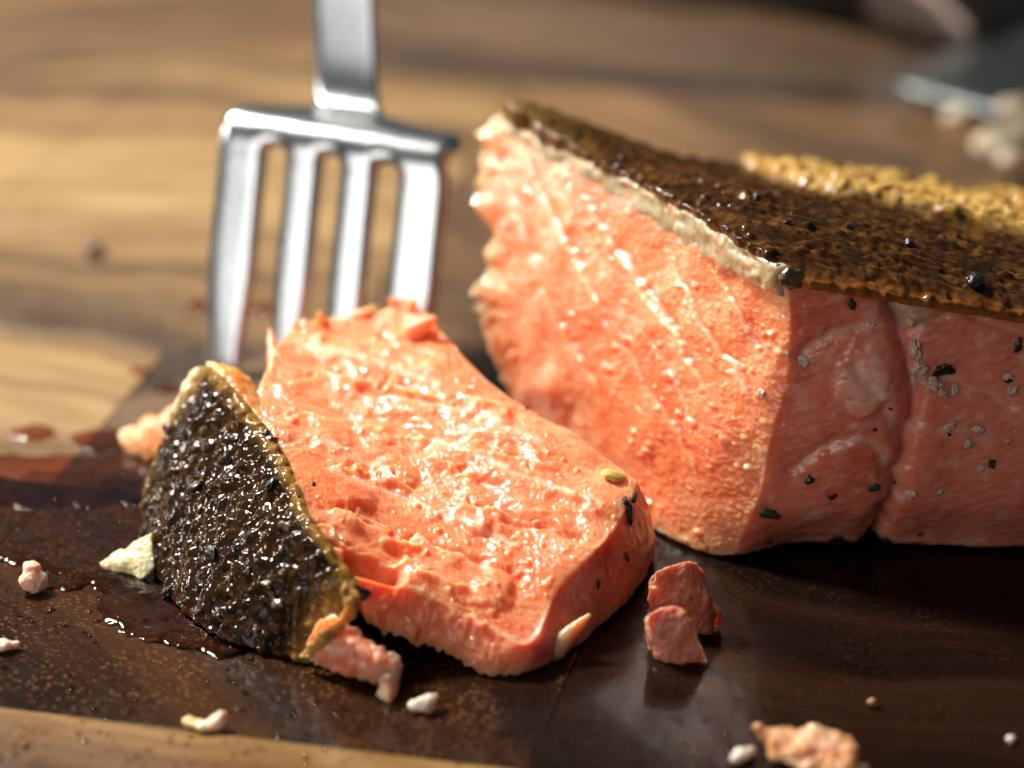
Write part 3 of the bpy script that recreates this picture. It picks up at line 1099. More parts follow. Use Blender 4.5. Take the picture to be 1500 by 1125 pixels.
h -= 4.6 * slit
lines = [[(480, 690), (560, 720), (660, 760), (760, 800)], [(602, 791), (660, 808), (721, 832)], [(560, 585), (675, 600), (790, 650)], [(640, 640), (760, 700), (880, 740)], [(420, 640), (500, 660), (560, 690)],
         [(510, 843), (580, 862), (640, 882), (700, 908), (772, 942)], [(780, 930), (820, 872), (868, 818), (900, 780)], [(450, 510), (540, 530), (640, 560)]]
ld = np.full(len(V), 1e9)
for l in lines:
    ld = np.minimum(ld, seg_dist(P2 + wob * 0.5, l))
lm = np.exp(-(ld / 4.0) ** 2)
wallh = 0.30 * fbm(V * 0.4 + 60, 4, 0.6) + 0.06 * fbm(V * 2.5, 3)
strip = ss(790, 740, P2[:, 0]) * ss(-52, -56, V[:, 1])
fib = np.stack([V @ a1 * 1.6, V @ b1 * 0.4, V[:, 2] * 0.3], 1)
wallh += strip * (0.35 * fbm(V * 0.5 + 15, 4, 0.6) + 0.10 * fbm(fib, 3) + beads(V + 9, 1.6, 0.4, 0.25, 0.6))
V2 = V + N * (h * fm + wallh * (1 - fm))[:, None]
# torn fringe below the front strip and along the back
fr = strip * ss(0.55, 1.0, row) * (1 - fm)
V2[:, 2] -= fr * 1.1 * np.maximum(0, perlin(np.stack([V[:, 0] * 1.3, V[:, 1] * 0.6, V[:, 0] * 0 + 4], 1)) + 0.2)
backe = ss(0.06, 0.0, np.where(np.arange(len(V)) < TU * TV, np.repeat(np.linspace(0, 1, TV), TU)[np.minimum(np.arange(len(V)), TU * TV - 1)], 1.0))
V2 += (np.array([0.0, 0.55, 0.55]) * (backe * (1.5 * np.maximum(0, fbm(V * 0.55 + 31, 3)) + 0.2))[:, None])
V2[:, 2] = np.maximum(V2[:, 2], 0.12)
c = flesh_color(V, 2, 0.05)
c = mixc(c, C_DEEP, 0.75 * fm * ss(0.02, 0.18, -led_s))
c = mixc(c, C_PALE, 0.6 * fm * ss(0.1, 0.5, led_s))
c = mixc(c, C_PALE, 0.6 * backe)
c = mixc(c, C_LINE, 0.65 * lm * np.maximum(fm, strip))
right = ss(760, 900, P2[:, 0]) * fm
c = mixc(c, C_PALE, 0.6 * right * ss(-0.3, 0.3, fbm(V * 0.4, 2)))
cs = mixc(C_SIDE[None] + 0 * V, np.array([0.64, 0.11, 0.055]), ss(-0.1, 0.4, fbm(V * 0.3 + 5, 3)))
cs = mixc(cs, C_MID, 0.8 * strip)
c = mixc(cs, c, ss(0.2, 0.7, fm))
c = mixc(c, np.array([0.45, 0.05, 0.02]), 0.8 * slit * fm)  # shade inside the slit painted in as dark red
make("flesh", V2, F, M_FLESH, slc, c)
LV, LN = V2, vnormals(V2, F)

# torn spikes of flesh standing at the back edge and on the side
spikes = [((404, 524, 13.0), (396, 484, 15.0), .8), ((476, 478, 13.6), (466, 458, 15.4), .6), ((585, 455, 13.2), (572, 438, 15.2), .8), ((600, 462, 13.4), (606, 440, 15.5), .9),
          ((606, 486, 14.0), (636, 466, 15.6), 1.1), ((520, 470, 13.6), (548, 450, 14.8), .8), ((812, 950, 1.0), (862, 902, 3.6), 1.0), ((440, 490, 13.4), (432, 472, 14.6), .7)]
for k, (a, b, r) in enumerate(spikes):
    A, B_ = W(*a), W(*b)
    parts = [(A * (1 - t) + B_ * t, (r * (1 - 0.78 * t) + .1,) * 3, (0, 0, 0)) for t in np.linspace(0, 1, 7)]
    V, F = remesh(parts, 0.14, k + 3, 0.16, 0.8, 6)
    make("torn_flake", V, F, M_FLESH, slc, flesh_color(V, 5 + k, 0.6))

# skin of the slice
KU, KW = 300, 190
s_top = PZ([(304, 532, 15.2), (322, 552, 15.2), (350, 582, 14.6), (398, 642, 13.2), (426, 695, 12.2), (446, 748, 11.2), (486, 808, 9.6), (522, 858, 8.0)])
s_end = PZ([(522, 858, 8.0), (512, 890, 6.0), (484, 930, 3.0), (452, 968, 0.5)])
s_bot = PZ([(206, 775, 0.5), (214, 812, 0.4), (236, 856, 0.4), (268, 898, 0.4), (318, 932, 0.4), (380, 954, 0.4), (452, 968, 0.5)])
s_left = PZ([(304, 532, 15.2), (282, 566, 13.0), (258, 606, 10.2), (232, 656, 6.8), (212, 716, 3.2), (206, 775, 0.5)])
sk = coons(curve(s_top, KU), curve(s_bot, KU), curve(s_left, KW), curve(s_end, KW))
nn = np.array([-0.60, -0.62, 0.5])
nn /= np.linalg.norm(nn)
ug, vg = np.meshgrid(np.linspace(0, 1, KU), np.linspace(0, 1, KW))
sk += nn * (1.5 * (np.sin(np.pi * ug) ** 0.7 * np.sin(np.pi * vg) ** 0.8))[..., None] * 0.8
inn = sk - nn * 0.9
V, F = shell(sk, inn)
V = relax(V, F, 4, 0.5)
N = vnormals(V, F)
ist = np.concatenate([np.ones(KU * KW), np.zeros(KU * KW)])
U2, V2_ = np.tile(ug.ravel(), 2), np.tile(vg.ravel(), 2)
P2, dep = proj(V)
w1, r1 = worley(V * np.array([0.55, 0.7, 0.95]) + 13)
w3, r3 = worley(V * 1.6 + 5)
h = 0.62 * np.clip(0.6 - w1, -0.3, 0.6) * (0.30 + 0.9 * ss(-.25, .35, fbm(V * .3 + 17, 2))) + 0.12 * np.clip(0.55 - w3, -.3, .5) + 0.40 * fbm(V * 0.5 + 2, 3, 0.5) + 0.05 * fbm(V * 2.6, 3)
h += beads(V + 4, 1.6, 0.35, 0.25, 0.6) * 0.7 + beads(V + 41, 0.9, 0.25, 0.12, 0.3)
# wrinkles near the lower end
h += 0.4 * np.exp(-((U2 - 0.9) / 0.05) ** 2) * np.sin(P2[:, 0] * 0.25) * 0.5
VV = V + N * (h * (0.2 + 0.8 * ist))[:, None]
VV[:, 2] = np.maximum(VV[:, 2], 0.1)
f1, f2 = fbm(V * 0.35 + 14, 4, 0.6), fbm(V * 1.2 + 4, 4, 0.6)
c = mixc(np.array([[0.024, 0.010, 0.004]]) + 0 * V, np.array([0.085, 0.036, 0.008]), ss(-0.05, 0.5, f1 * .5 + f2))
c = mixc(c, np.array([0.010, 0.008, 0.008]), ss(0.0, 0.4, f2 * 0.8 - f1 * .5))
c = mixc(c, np.array([0.024, 0.013, 0.005]), 0.7 * ss(0.4, 0.7, r1))
rimr = np.maximum(ss(0.09, 0.0, V2_), 0.9 * ss(0.06, 0.0, U2))
rimr = np.maximum(rimr, ss(0.88, 0.98, U2 + 0.05 * f1))
rimr = np.clip(rimr + 0.3 * f2, 0, 1) * (rimr > 0.02)
c = mixc(c, np.array([0.28, 0.14, 0.025]), 0.85 * rimr)
sl_skin = make("skin", VV, F, M_SKIN, slc, c)
QV, QN = VV, vnormals(VV, F)
for k in range(20):
    a, b = rng.uniform(240, 470), rng.uniform(600, 940)
    P_, _ = proj(QV)
    if np.hypot(P_[:, 0] - a, P_[:, 1] - b).min() > 4:
        continue
    p, n = pick(QV, QN, a, b)
    flake("pepper_flake", M_PEPPER if k % 2 else M_CORN, sl_skin, p, n, rng.uniform(0.5, 1.2), k + 180, 0.6, 1.3, 0.1)



def sheet(c_top, c_bot, thick, seed, amp=0.35, freq=0.6, nu_=90, nv_=60, dirn=(0.0, 0.75, -0.66), ragged=0.5):
    """torn, curling scrap: two border curves (photograph point + height) and a real thickness"""
    T, B_ = curve(PZ(c_top), nu_), curve(PZ(c_bot), nu_)
    t = np.linspace(0, 1, nv_)[:, None, None]
    g = T[None] * (1 - t) + B_[None] * t
    dn = np.array(dirn)
    flat_ = g.reshape(-1, 3)
    rg = ragged * fbm(flat_ * 0.8 + seed * 7.7, 4, 0.6).reshape(nv_, nu_)
    edge_ = np.maximum(ss(0.15, 0, t[..., 0]), ss(0.85, 1, t[..., 0])) * np.ones((1, nu_))
    g = g + ((T - B_)[None] / (np.linalg.norm(T - B_, axis=1)[None, :, None] + 1e-6)) * (rg * edge_)[..., None] * np.sign(0.5 - t)
    body = np.sin(np.pi * np.linspace(0.03, 0.97, nv_))[:, None] ** 0.8 * np.sin(np.pi * np.linspace(0.03, 0.97, nu_))[None] ** 0.7
    up = g - dn * (0.5 * thick * body)[..., None]
    dnw = g + dn * (0.5 * thick * body)[..., None]
    V, F = shell(up, dnw)
    V = relax(V, F, 3)
    N = vnormals(V, F)
    V = V + N * (amp * fbm(V * freq + seed * 3.3, 4, 0.55) + 0.05 * fbm(V * 3 + seed, 2) + 0.5 * beads(V + seed, 1.4, 0.3, .15, .4))[:, None]
    V[:, 2] = np.maximum(V[:, 2], 0.08)
    return V, F


# pale fat flap, orange flesh behind the skin, tail of flesh under its end
A = lambda a, b, z: W(a, b, z)
V, F = sheet([(146, 824, .5), (175, 805, 1.6), (205, 790, 2.8), (222, 782, 3.4)], [(150, 832, .2), (185, 840, .3), (208, 846, .5), (226, 830, 1.4)], 1.3, 2, 0.3, 0.5)
make("fat_flap", V, F, M_FAT, sl_skin, mixc(np.array([[0.74, 0.60, 0.30]]) + 0 * V, np.array([0.78, 0.68, 0.44]), ss(-.2, .3, fbm(V * .9, 3))))
V, F = sheet([(470, 905, 5.5), (505, 905, 5.0), (530, 930, 3.8), (555, 948, 3.2), (580, 960, 2.8), (590, 972, 2.2)], [(440, 962, 1.0), (480, 978, 1.0), (520, 994, .8), (548, 998, .8), (575, 996, 1.0), (588, 984, 1.4)], 2.2, 8, 0.45, 0.5, ragged=1.0)
cc = mixc(np.array([[0.80, 0.22, 0.09]]) + 0 * V, C_WHITE, 0.6 * ss(-.1, .5, fbm(V * .6, 3)) + 0.3 * ss(540, 585, proj(V)[0][:, 0]))
make("flesh_remnant", V, F, M_FLESH, sl_skin, cc)
V, F = sheet([(556, 985, 1.6), (572, 982, 1.8), (586, 984, 1.6)], [(550, 1020, .3), (568, 1030, .2), (582, 1015, .3)], 1.2, 3, 0.35, 0.9, 40, 40)
make("flesh_remnant", V, F, M_FLESH, sl_skin, np.array([[0.80, 0.36, 0.22]]) + 0 * V)
rim_pts = [(516, 872, 7.4), (512, 893, 6.4), (498, 912, 5.2), (482, 932, 3.8), (466, 950, 2.4), (452, 962, 1.4)]
V, F = sheet([(505, 850, 8.6), (526, 872, 7.6), (524, 895, 6.6), (500, 925, 4.6), (476, 952, 2.4), (460, 970, .8)], [(498, 868, 8.2), (506, 888, 7.2), (496, 905, 6.2), (474, 922, 4.6), (452, 945, 2.6), (438, 962, 1.2)], 1.2, 5, 0.4, 0.7, ragged=.7)
make("fat_rim", V, F, M_FAT, sl_skin, mixc(np.array([[0.50, 0.32, 0.07]]) + 0 * V, np.array([0.26, 0.14, 0.03]), ss(-.1, .4, fbm(V * .7, 3))))
V, F = sheet([(300, 527, 15.2), (325, 533, 15.3), (352, 543, 14.8), (370, 560, 13.8), (392, 620, 12.4)], [(308, 550, 14.6), (330, 570, 14.0), (352, 592, 13.4), (375, 625, 12.4), (404, 660, 11.8)], 1.6, 4, 0.3, 0.8)
make("flesh_remnant", V, F, M_FLESH, sl_skin, mixc(np.array([[0.86, 0.26, 0.05]]) + 0 * V, np.array([0.90, 0.42, 0.10]), ss(-.2, .4, fbm(V * .7, 3))))
V, F = remesh([(A(*p), (1.0, .9, 1.1), (0, 0, 0)) for p in np.array(curve([(292, 552, 13.4), (280, 575, 12.2), (268, 598, 10.8), (262, 612, 9.8)], 8))], 0.17, 6, 0.4, 0.9, 4)
make("fat_rim", V, F, M_FAT, sl_skin, mixc(np.array([[0.80, 0.66, 0.34]]) + 0 * V, C_FAT, ss(-.2, .4, fbm(V * .7, 3))))
V, F = sheet([(176, 636, 1.6), (205, 618, 2.8), (240, 602, 4.2), (280, 590, 5.5)], [(182, 660, .4), (210, 672, .4), (240, 676, .6), (280, 680, 1.0)], 2.4, 9, 0.5, 0.5, ragged=1.2)
make("flesh_remnant", V, F, M_FLESH, slc, mixc(np.array([[0.88, 0.30, 0.08]]) + 0 * V, C_PALE, 0.7 * ss(235, 185, proj(V)[0][:, 0]) + .2))

# small dark flakes and one seed on the slice
for k, (a, b, sz) in enumerate([(925, 750, 1.1), (932, 728, .8), (918, 732, .7), (460, 705, .35), (433, 728, .6), (527, 872, 1.0), (772, 592, .5), (922, 815, .5), (880, 855, .5)]):
    p, n = pick(LV, LN, a, b)
    flake("pepper_flake", M_PEPPER, slc, p, n, sz, k + 210, 0.5, 1.6, 0.12)
p, n = pick(LV, LN, 900, 696)
flake("seed", M_SEED, slc, p, n, 1.7, 2, 0.5, 1.5, 0.15, False, 0.15)

# ------------------------------------------------------------------ fork
fork = empty("fork", (-20, 2, 0), "steel dinner fork standing tines down behind the fallen salmon slice", "fork")
# side profile: (distance along, y, z, width)
prof = np.array([[-13.5, 1.5, 0.35], [-11.6, 8.0, 0.5], [-8.6, 17, 0.8], [-5.7, 25.5, 0.9], [-4.5, 29.3, 0.95], [-3.4, 30.6, 0.97], [-1.2, 30.4, 0.95], [2.6, 29.3, 0.82], [5.2, 29.0, 0.50], [7.6, 29.2, 0.31], [10.2, 31.0, 0.285],
                 [13.0, 36.0, 0.285], [16.5, 44.0, 0.29], [20.5, 56.0, 0.30], [26.0, 74.0, 0.34], [33.0, 98.0, 0.42]])
prof[:, 0] += 12.0
prof[:, 1] = np.where(prof[:, 1] < 30.7, 0.4 + (prof[:, 1] - 1.5) * 0.853, prof[:, 1] - 4.8)
PF = curve(prof, 150)
HALF = 13.5
nU = 57
ucoord = np.linspace(-1, 1, nU)
# four tines: width share of each
gaps = [(-0.562, -0.405), (-0.078, 0.078), (0.405, 0.562)]
verts, idx = [], -np.ones((150, nU), dtype=int)
slot_end = int(np.argmin(np.abs(PF[:, 1] - 23.1) + (PF[:, 0] > 8.0) * 99))
LEAN = 0.045
for i in range(150):
    y, z, wd = PF[i]
    for j, uc in enumerate(ucoord):
        if i <= slot_end:
            full = 0.98
            x = HALF * full * uc
            # each tine tapers towards its tip
            ctr = [-0.775, -0.24, 0.24, 0.775]
            k = int(np.argmin([abs(uc - q_) for q_ in ctr]))
            tp = 1 - 0.30 * ss(12, 0.4, z)
            x = HALF * (ctr[k] + (uc - ctr[k]) * tp * 1.0)
        else:
            m_ = wd / 0.95
            x = HALF * wd * uc * (1.02 if wd > .9 else 1.0)
        verts.append((x, y, z))
        idx[i, j] = i * nU + j
verts = np.array(verts)
quads, region = [], []
for i in range(149):
    for j in range(nU - 1):
        um = (ucoord[j] + ucoord[j + 1]) / 2
        if i < slot_end and any(g0 < um < g1 for g0, g1 in gaps):
            continue
        quads.append((idx[i, j], idx[i + 1, j], idx[i + 1, j + 1], idx[i, j + 1]))
        if i < slot_end:
            region.append(sum(um > g1 for g0, g1 in gaps))
        elif PF[i, 0] < 18.0:
            region.append(4)
        else:
            region.append(5)
quads = np.array(quads)
region = np.array(region)
# thickness along the profile normal, rounded towards each free border
tang = np.gradient(PF[:, :2], axis=0)
tang /= np.linalg.norm(tang, axis=1)[:, None]
nrm = np.stack([-tang[:, 1], tang[:, 0]], 1)
free = np.full((150, nU), 9.0)
for i in range(150):
    for j, uc in enumerate(ucoord):
        dist = (1 - abs(uc)) * HALF * PF[i, 2] / 0.95
        if i <= slot_end + 6:
            for g0, g1 in gaps:
                du = max(g0 - uc, uc - g1, 0) * HALF
                dv = max(0, (i - slot_end)) * 0.7
                dist = min(dist, math.hypot(du, dv))
        free[i, j] = dist
halfth = np.interp(np.arange(150), [0, 30, slot_end, slot_end + 15, 149], [0.55, 0.85, 1.0, 1.05, 1.6])[:, None]
prof_t = halfth * (0.30 + 0.70 * np.sqrt(np.clip(1 - (1 - np.clip(free / 1.1, 0, 1)) ** 2, 0, 1)))
neck = ss(80, 105, np.arange(150.))[:, None]
# the neck carries a raised spine
prof_t = prof_t + neck * (0.9 * (1 - np.abs(ucoord)[None, :] ** 1.5))
off = np.stack([np.zeros((150, nU)), nrm[:, None, 0] * prof_t, nrm[:, None, 1] * prof_t], -1).reshape(-1, 3)
used = np.unique(quads)
rem = -np.ones(len(verts), dtype=int)
rem[used] = np.arange(len(used))
qf = rem[quads]
va, vb = verts[used] + off[used], verts[used] - off[used]
n = len(used)
FV_ = np.vstack([va, vb])
Fq = [qf, qf[:, ::-1] + n]
reg = [region, region]
# rim quads on open borders
ed = {}
for fi, f in enumerate(qf):
    for k in range(4):
        a, b = int(f[k]), int(f[(k + 1) % 4])
        ed[(a, b)] = fi
rim_f, rim_r = [], []
for (a, b), fi in ed.items():
    if (b, a) not in ed:
        rim_f.append((b, a, a + n, b + n))
        rim_r.append(region[fi])
Fq.append(np.array(rim_f))
reg.append(np.array(rim_r))
Fq = np.vstack(Fq)
reg = np.concatenate(reg)
FV_ = relax(FV_, Fq, 2, 0.5)
# lean and turn of the whole fork: right side a little nearer
yaw, roll = -0.42, -0.045
x, y, z = FV_.T.copy()
y = y - 12.0
x2 = x * math.cos(yaw) - y * math.sin(yaw)
y2 = x * math.sin(yaw) + y * math.cos(yaw)
FO = W(470, 560, 0)
FV_ = np.stack([FO[0] + 4.6 + x2 + roll * np.minimum(z, 24) - 0.52 * np.maximum(y, 0), y2 + 10.5, z], 1)
Fq = outward(FV_, Fq)
FN = vnormals(FV_, Fq)


def subset(mask):
    f = Fq[mask]
    us = np.unique(f)
    mp_ = -np.ones(len(FV_), dtype=int)
    mp_[us] = np.arange(len(us))
    return FV_[us], mp_[f], FN[us]


for k, nm in enumerate(("tine", "tine", "tine", "tine", "head", "neck")):
    a, b, c_ = subset(reg == k)
    make(nm, a, b, M_STEEL, fork, normals=c_)

# ------------------------------------------------------------------ chef's knife lying behind
knife = empty("kitchen_knife", (58, 104, 0), "large kitchen knife with black handle lying on the board behind the salmon", "knife")
kd = np.array([0.70, -0.71, 0.0])
kp = np.array([0.71, 0.70, 0.0])
heel = W(1288, 152, 0.0) + np.array([0, 0, 1.2])


def kpt(a, p, z):
    return heel + kd * a + kp * p + np.array([0, 0, z])


na, npz = 40, 14
bl_t, bl_b = [], []
for i in range(na):
    a = 190 * i / (na - 1)
    edge = 0 + 34 * (max(0, a - 70) / 120) ** 2.2
    spine = 44 - 4 * (a / 190)
    rt, rb = [], []
    for j in range(npz):
        f_ = j / (npz - 1)
        p_ = edge + (spine - edge) * f_
        t_ = 0.006 + 1.0 * f_
        tilt = 2.0 + 0.05 * p_
        rt.append(kpt(a, p_, tilt + t_))
        rb.append(kpt(a, p_, tilt - t_))
    bl_t.append(rt)
    bl_b.append(rb)
V, F = shell(np.array(bl_t), np.array(bl_b))
make("blade", V, F, M_BLADE, knife, smooth=False)


def tube_along(prof_, name, mat):
    V, nn_ = [], 24
    for (a, pc, zc, rp, rz) in prof_:
        for j in range(nn_):
            t = 2 * math.pi * j / nn_
            e = lambda q_: math.copysign(abs(q_) ** 0.7, q_)
            V.append(kpt(a, pc + rp * e(math.cos(t)), zc + rz * e(math.sin(t))))
    m = len(prof_)
    F = [[i * nn_ + j, i * nn_ + (j + 1) % nn_, (i + 1) * nn_ + (j + 1) % nn_, (i + 1) * nn_ + j] for i in range(m - 1) for j in range(nn_)]
    F += [list(range(nn_))[::-1], [(m - 1) * nn_ + j for j in range(nn_)]]
    return make(name, np.array(V), F, mat, knife)


tube_along([(2, 31, 3.6, 12.5, 1.6), (-1, 31, 4.2, 12.0, 3.0), (-6, 30, 5.4, 10.8, 5.2), (-12, 30, 6.4, 10.5, 6.6), (-17, 30, 6.8, 10.8, 7.0), (-19, 30, 6.8, 10.8, 7.0)], "bolster", M_BOLSTER)
tube_along([(-19.1, 30, 6.8, 10.5, 6.9), (-40, 30, 7.4, 11.5, 7.6), (-70, 29, 7.4, 12.5, 8.0), (-100, 28, 7.2, 11.5, 7.6), (-118, 26, 7.2, 13, 7.6), (-126, 25, 7.2, 11, 6), (-129, 25, 7.2, 6, 3)], "handle", M_HANDLE)

# ------------------------------------------------------------------ crumbs


def scrap(name, label, cat, c_top, c_bot, thick, seed, color, color2, amp=0.35, ragged=0.8):
    V, F = sheet(c_top, c_bot, thick, seed, amp, 0.7, 110, 70, (0.0, 0.3, -0.95), ragged)
    V[:, 2] -= V[:, 2].min() + 0.05
    cc_ = mixc(np.array([color]) + 0 * V, np.array(color2), ss(-.2, .4, fbm(V * .6 + seed, 3)))
    return tag(make(name, V, F, M_CRUMB, None, cc_), label, cat)


def crumb(name, label, cat, parts, seed, color, color2, amp=0.35, freq=0.9, vox=0.14, group=None, z0=True):
    V, F = remesh(parts, vox, seed, amp, freq, 4)
    if z0:
        V[:, 2] -= V[:, 2].min() + 0.05
    cc_ = mixc(np.array([color]) + 0 * V, np.array(color2), ss(-.2, .4, fbm(V * .8 + seed, 3)))
    o = make(name, V, F, M_CRUMB, None, cc_)
    return tag(o, label, cat, group)


PK, PK2 = (0.82, 0.36, 0.20), (0.88, 0.54, 0.36)
WH, WH2 = (0.80, 0.62, 0.46), (0.86, 0.76, 0.64)
crumb("salmon_crumb", "round pale pink salmon crumb alone on the dark board beside the browned skin", "crumb",
      [(A(48, 852, 1.0), (1.3, 1.2, 1.1), (0, 0, 0)), (A(47, 836, 1.8), (0.9, .9, .9), (0, 0, 0)), (A(60, 850, .8), (.7, .8, .7), (0, 0, 0))], 3, PK2, WH)
crumb("salmon_crumb", "small greyish fibrous salmon scrap at the wet puddle's edge", "crumb",
      [(A(4, 945, .6), (1.0, .7, .5), (0, 0, .2)), (A(18, 944, .5), (.7, .5, .4), (0, 0, .2)), (A(-12, 945, .5), (.8, .7, .5), (0, 0, 0))], 5, WH, (0.6, .5, .4), 0.3, 1.5)
crumb("salmon_flake", "thin orange flake with curled white end lying across the seam of the board", "flake",
      [(A(285, 1058, .5), (.9, .6, .35), (0, 0, 0)), (A(300, 1062, .5), (1.0, .7, .4), (0, 0, 0)), (A(316, 1058, .7), (.8, .6, .6), (0, 0, 0)), (A(324, 1050, 1.0), (.5, .4, .6), (0, 0, 0)), (A(276, 1056, .4), (.5, .5, .35), (0, 0, 0))], 6, (0.85, .48, .16), WH2, 0.4, 1.4)
crumb("salmon_crumb", "whitish jagged crumb just beyond the tail of flesh under the browned skin", "crumb",
      [(A(612, 1032, .6), (.8, .7, .5), (0, 0, 0)), (A(624, 1030, .8), (.9, .7, .7), (0, 0, 0)), (A(634, 1024, 1.0), (.4, .4, .6), (0, 0, 0))], 8, WH, WH2, 0.45, 1.4)
scrap("salmon_flake", "large torn orange pink salmon flake lying alone on the open board", "flake",
      [(1106, 1068, 2.2), (1135, 1062, 2.6), (1160, 1066, 2.4), (1195, 1060, 2.6), (1222, 1072, 2.2), (1250, 1082, 1.8), (1258, 1110, 1.2), (1272, 1122, .8)],
      [(1112, 1080, 1.6), (1128, 1100, .9), (1150, 1112, .7), (1175, 1125, .5), (1205, 1135, .4), (1230, 1142, .4), (1250, 1142, .3), (1270, 1130, .3)], 1.6, 9, (0.88, .38, .15), PK2, 0.5, 1.0)
crumb("salmon_crumb", "small cream coloured crumb touching the large torn orange flake's tip", "crumb",
      [(A(1090, 1102, .7), (.8, .7, .6), (0, 0, 0)), (A(1080, 1110, .5), (.6, .5, .5), (0, 0, 0)), (A(1098, 1100, .6), (.5, .5, .5), (0, 0, 0))], 10, WH2, WH)
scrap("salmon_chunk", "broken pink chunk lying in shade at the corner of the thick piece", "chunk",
      [(944, 905, 4.4), (962, 893, 4.8), (985, 886, 5.0), (1003, 896, 4.6), (1016, 920, 3.6)], [(948, 935, 1.6), (960, 955, .9), (985, 966, .5), (1012, 969, .4), (1036, 967, .4)], 3.4, 11, (0.62, .20, .12), (0.72, .34, .22), 0.4, 0.7)  # flesh colour lowered to stand in for the shade here
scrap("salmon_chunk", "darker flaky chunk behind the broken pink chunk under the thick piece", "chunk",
      [(950, 850, 5.0), (985, 826, 6.4), (1012, 822, 6.6), (1030, 836, 5.4), (1034, 860, 4.2), (1056, 895, 2.2)], [(955, 895, 1.6), (985, 905, 1.2), (1005, 915, .8), (1025, 920, .5), (1040, 924, .4), (1054, 912, .5)], 3.8, 12, (0.46, .13, .07), (0.54, .20, .10), 0.5, 1.1)  # deeper flesh colour again, with the shade painted into it
for k, (a, b, r, lab) in enumerate([(1402, 172, 1.9, "single cream crumb lying apart on the knife blade near its heel"), (1455, 212, 2.8, "largest pale crumb of the cluster on the knife blade"),
                                    (1482, 200, 2.2, "cream crumb touching the largest crumb of the cluster on the knife blade"), (1484, 162, 2.0, "yellowish crumb standing off the cluster, higher on the knife blade"),
                                    (1480, 232, 2.0, "greyish crumb at the cutting edge of the knife blade")]):
    pp = (W(a, b, 6.0) - heel) @ kp
    c0 = W(a, b, 1.2 + 2.0 + 0.05 * pp + 1.0 + r * 0.6)
    crumb("salmon_crumb", lab, "crumb", [(c0, (r * 1.1, r * .9, r * .7), (0, 0, k)), (c0 + np.array([r * .6, .4, 0.2]), (r * .6, r * .6, r * .6), (0, 0, 0))], 20 + k, (0.45, .38, .26), (0.55, .48, .36), 0.5, 0.5, 0.3, "crumbs on the knife blade", False)
for k, (a, b, r, cc_, lab) in enumerate([(1278, 1030, .55, (0.30, .16, .06), "tiny brown peppery speck on the dark wet board"), (1480, 1082, .5, WH2, "tiny white crumb on the bare dark board far from the flakes"),
                                         (136, 366, 1.3, (0.08, .03, .015), "small dark burnt crumb on golden wood beside the fork")]):
    c0 = A(a, b, r * .6)
    crumb("crumb", lab, "crumb", [(c0, (r, r * .8, r * .7), (0, 0, k)), (c0 + np.array([r * .5, 0, 0]), (r * .6, r * .5, r * .5), (0, 0, 0))], 40 + k, cc_, tuple(np.array(cc_) * .8), 0.2, 1.5, 0.1)

# ------------------------------------------------------------------ juice on the board


def puddle(name, label, blobs, cell, seed, hgt=0.30, thr=0.5, wild=0.55, freq=0.22, mat=None):
    bl = [(W(a, b, 0)[:2], rx, ry) for a, b, rx, ry in blobs]
    lo = np.min([p - max(rx, ry) * 1.6 for p, rx, ry in bl], 0)
    hi = np.max([p + max(rx, ry) * 1.6 for p, rx, ry in bl], 0)
    xs, ys = np.arange(lo[0], hi[0], cell), np.arange(lo[1], hi[1], cell)
    X, Y = np.meshgrid(xs, ys)
    f = np.zeros(X.size)
    for p, rx, ry in bl:
        f += np.exp(-1.2 * (((X.ravel() - p[0]) / rx) ** 2 + ((Y.ravel() - p[1]) / ry) ** 2))
    q_ = np.stack([X.ravel(), Y.ravel(), 0 * X.ravel() + seed * 3.1], 1)
    f = np.minimum(f, 1.4) + wild * fbm(q_ * freq, 4, 0.6)
    e = f - thr
    z = 0.045 + hgt * (1 - np.exp(-np.maximum(e, 0) * 7)) + 0.10 * fbm(q_ * 0.45, 3) * ss(0.0, 0.3, e)
    ny, nx = X.shape
    keep = (e > 0).reshape(ny, nx)
    fc = grid_faces(ny, nx)
    k_ = keep.ravel()[fc].any(1)
    fc = fc[k_]
    z = np.where(e > 0, z, 0.012)
    us = np.unique(fc)
    mp_ = -np.ones(X.size, dtype=int)
    mp_[us] = np.arange(len(us))
    gy, gx = np.gradient(e.reshape(ny, nx), cell)
    g2 = np.maximum((gx ** 2 + gy ** 2).ravel(), 1e-4)
    step = np.where(e < 0, -e / g2, 0)
    lim = 1.3 * cell
    mx_, my_ = np.clip(step * gx.ravel(), -lim, lim), np.clip(step * gy.ravel(), -lim, lim)
    V = np.stack([X.ravel() + mx_, Y.ravel() + my_, z], 1)[us]
    o = make(name, V, mp_[fc], mat, None)
    return tag(o, label, "juice", None, "stuff")


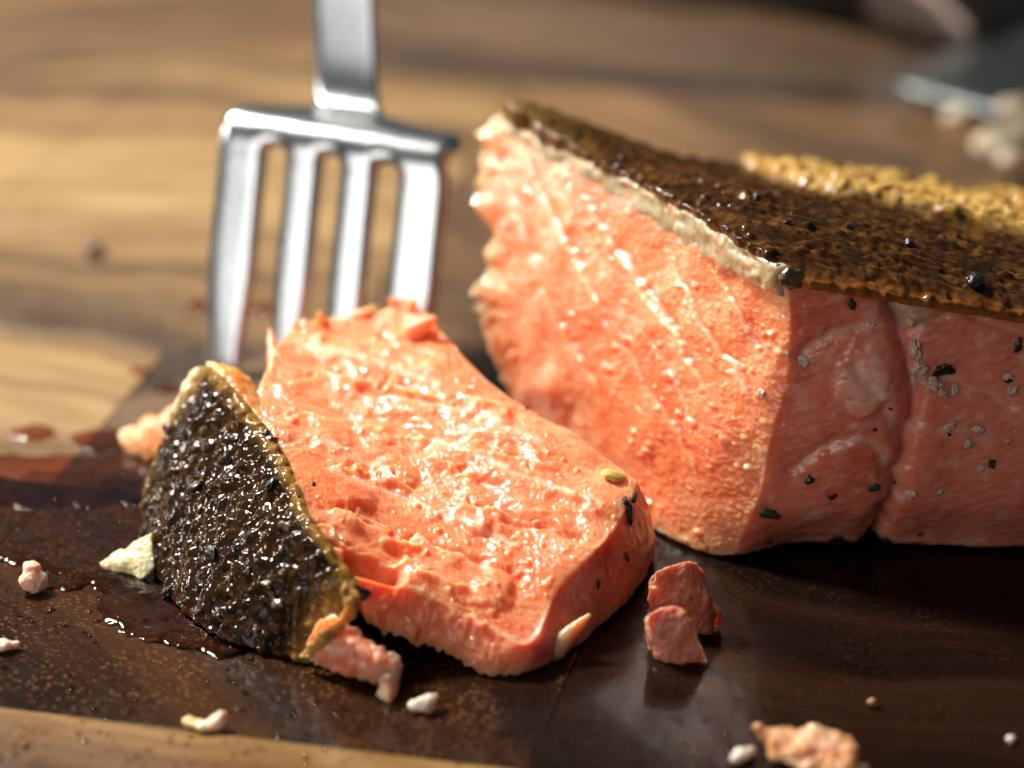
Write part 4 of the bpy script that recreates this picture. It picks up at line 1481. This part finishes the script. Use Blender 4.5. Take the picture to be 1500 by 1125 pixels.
puddle("juice_puddle", "dark wet juice pooled on the board around the browned skin", [(60, 745, 14, 7), (160, 740, 9, 8), (220, 790, 9, 9), (260, 890, 8, 5), (330, 930, 7, 4), (-30, 760, 10, 7), (120, 800, 8, 6), (300, 840, 9, 9)], 0.2, 1, mat=M_JUICE)
puddle("juice_puddle", "scattered dark red juice spots on the board by the fork", [(300, 447, 2.6, 2.4), (385, 452, 2.8, 2.0), (45, 634, 2.6, 2.4), (150, 645, 4.4, 4.0), (205, 545, 1.6, 1.3), (245, 570, 2.0, 1.6), (260, 600, 1.6, 1.4)], 0.16, 2, 0.22, 0.5, 0.35, 0.4, M_JUICE2)
puddle("juice_puddle", "ragged dark red juice edge creeping over the golden wood", [(-20, 690, 9, 4), (50, 700, 7, 4), (110, 690, 5, 3), (170, 700, 6, 5), (215, 690, 5, 5), (250, 650, 5, 5), (20, 720, 8, 4), (130, 720, 8, 4)], 0.18, 5, 0.25, 0.5, 0.8, 0.30, M_JUICE2)

# scattered tiny oil drops, as one mass
Vd, Fd = [], []
cnt = 0
spots = []
for k in range(330):
    a, b = rng.uniform(-10, 760), rng.uniform(840, 1125)
    if b < 860 + (a - 200) * 0.35 and a > 190:
        continue
    spots.append((a, b, rng.uniform(0.08, 0.24) * (1.7 if rng.random() < 0.08 else 1)))
for k in range(60):
    spots.append((rng.uniform(700, 1500), rng.uniform(990, 1125), rng.uniform(0.06, 0.18)))
for k in range(70):
    spots.append((rng.uniform(0, 210), rng.uniform(690, 830), rng.uniform(0.12, 0.35)))
for (a, b, r) in spots:
    p = W(a, b, 0.0)
    ang = rng.uniform(0, 3.14)
    st = rng.uniform(1, 2.2)
    n_r, n_a = 4, 10
    basei = cnt
    for i in range(n_r + 1):
        ph = i / n_r
        rr_ = r * ph
        for j in range(n_a):
            t = 2 * math.pi * j / n_a
            xx, yy = rr_ * st * math.cos(t), rr_ * math.sin(t)
            Vd.append(p + np.array([xx * math.cos(ang) - yy * math.sin(ang), xx * math.sin(ang) + yy * math.cos(ang), 0.03 + r * 0.6 * (1 - ph ** 2)]))
            cnt += 1
    for i in range(n_r):
        for j in range(n_a):
            Fd.append((basei + i * n_a + j, basei + (i + 1) * n_a + j, basei + (i + 1) * n_a + (j + 1) % n_a, basei + i * n_a + (j + 1) % n_a))
o = make("oil_drops", np.array(Vd), np.array(Fd), M_DROP, None)
tag(o, "tiny glistening oil drops scattered over the dark board", "oil drops", None, "stuff")
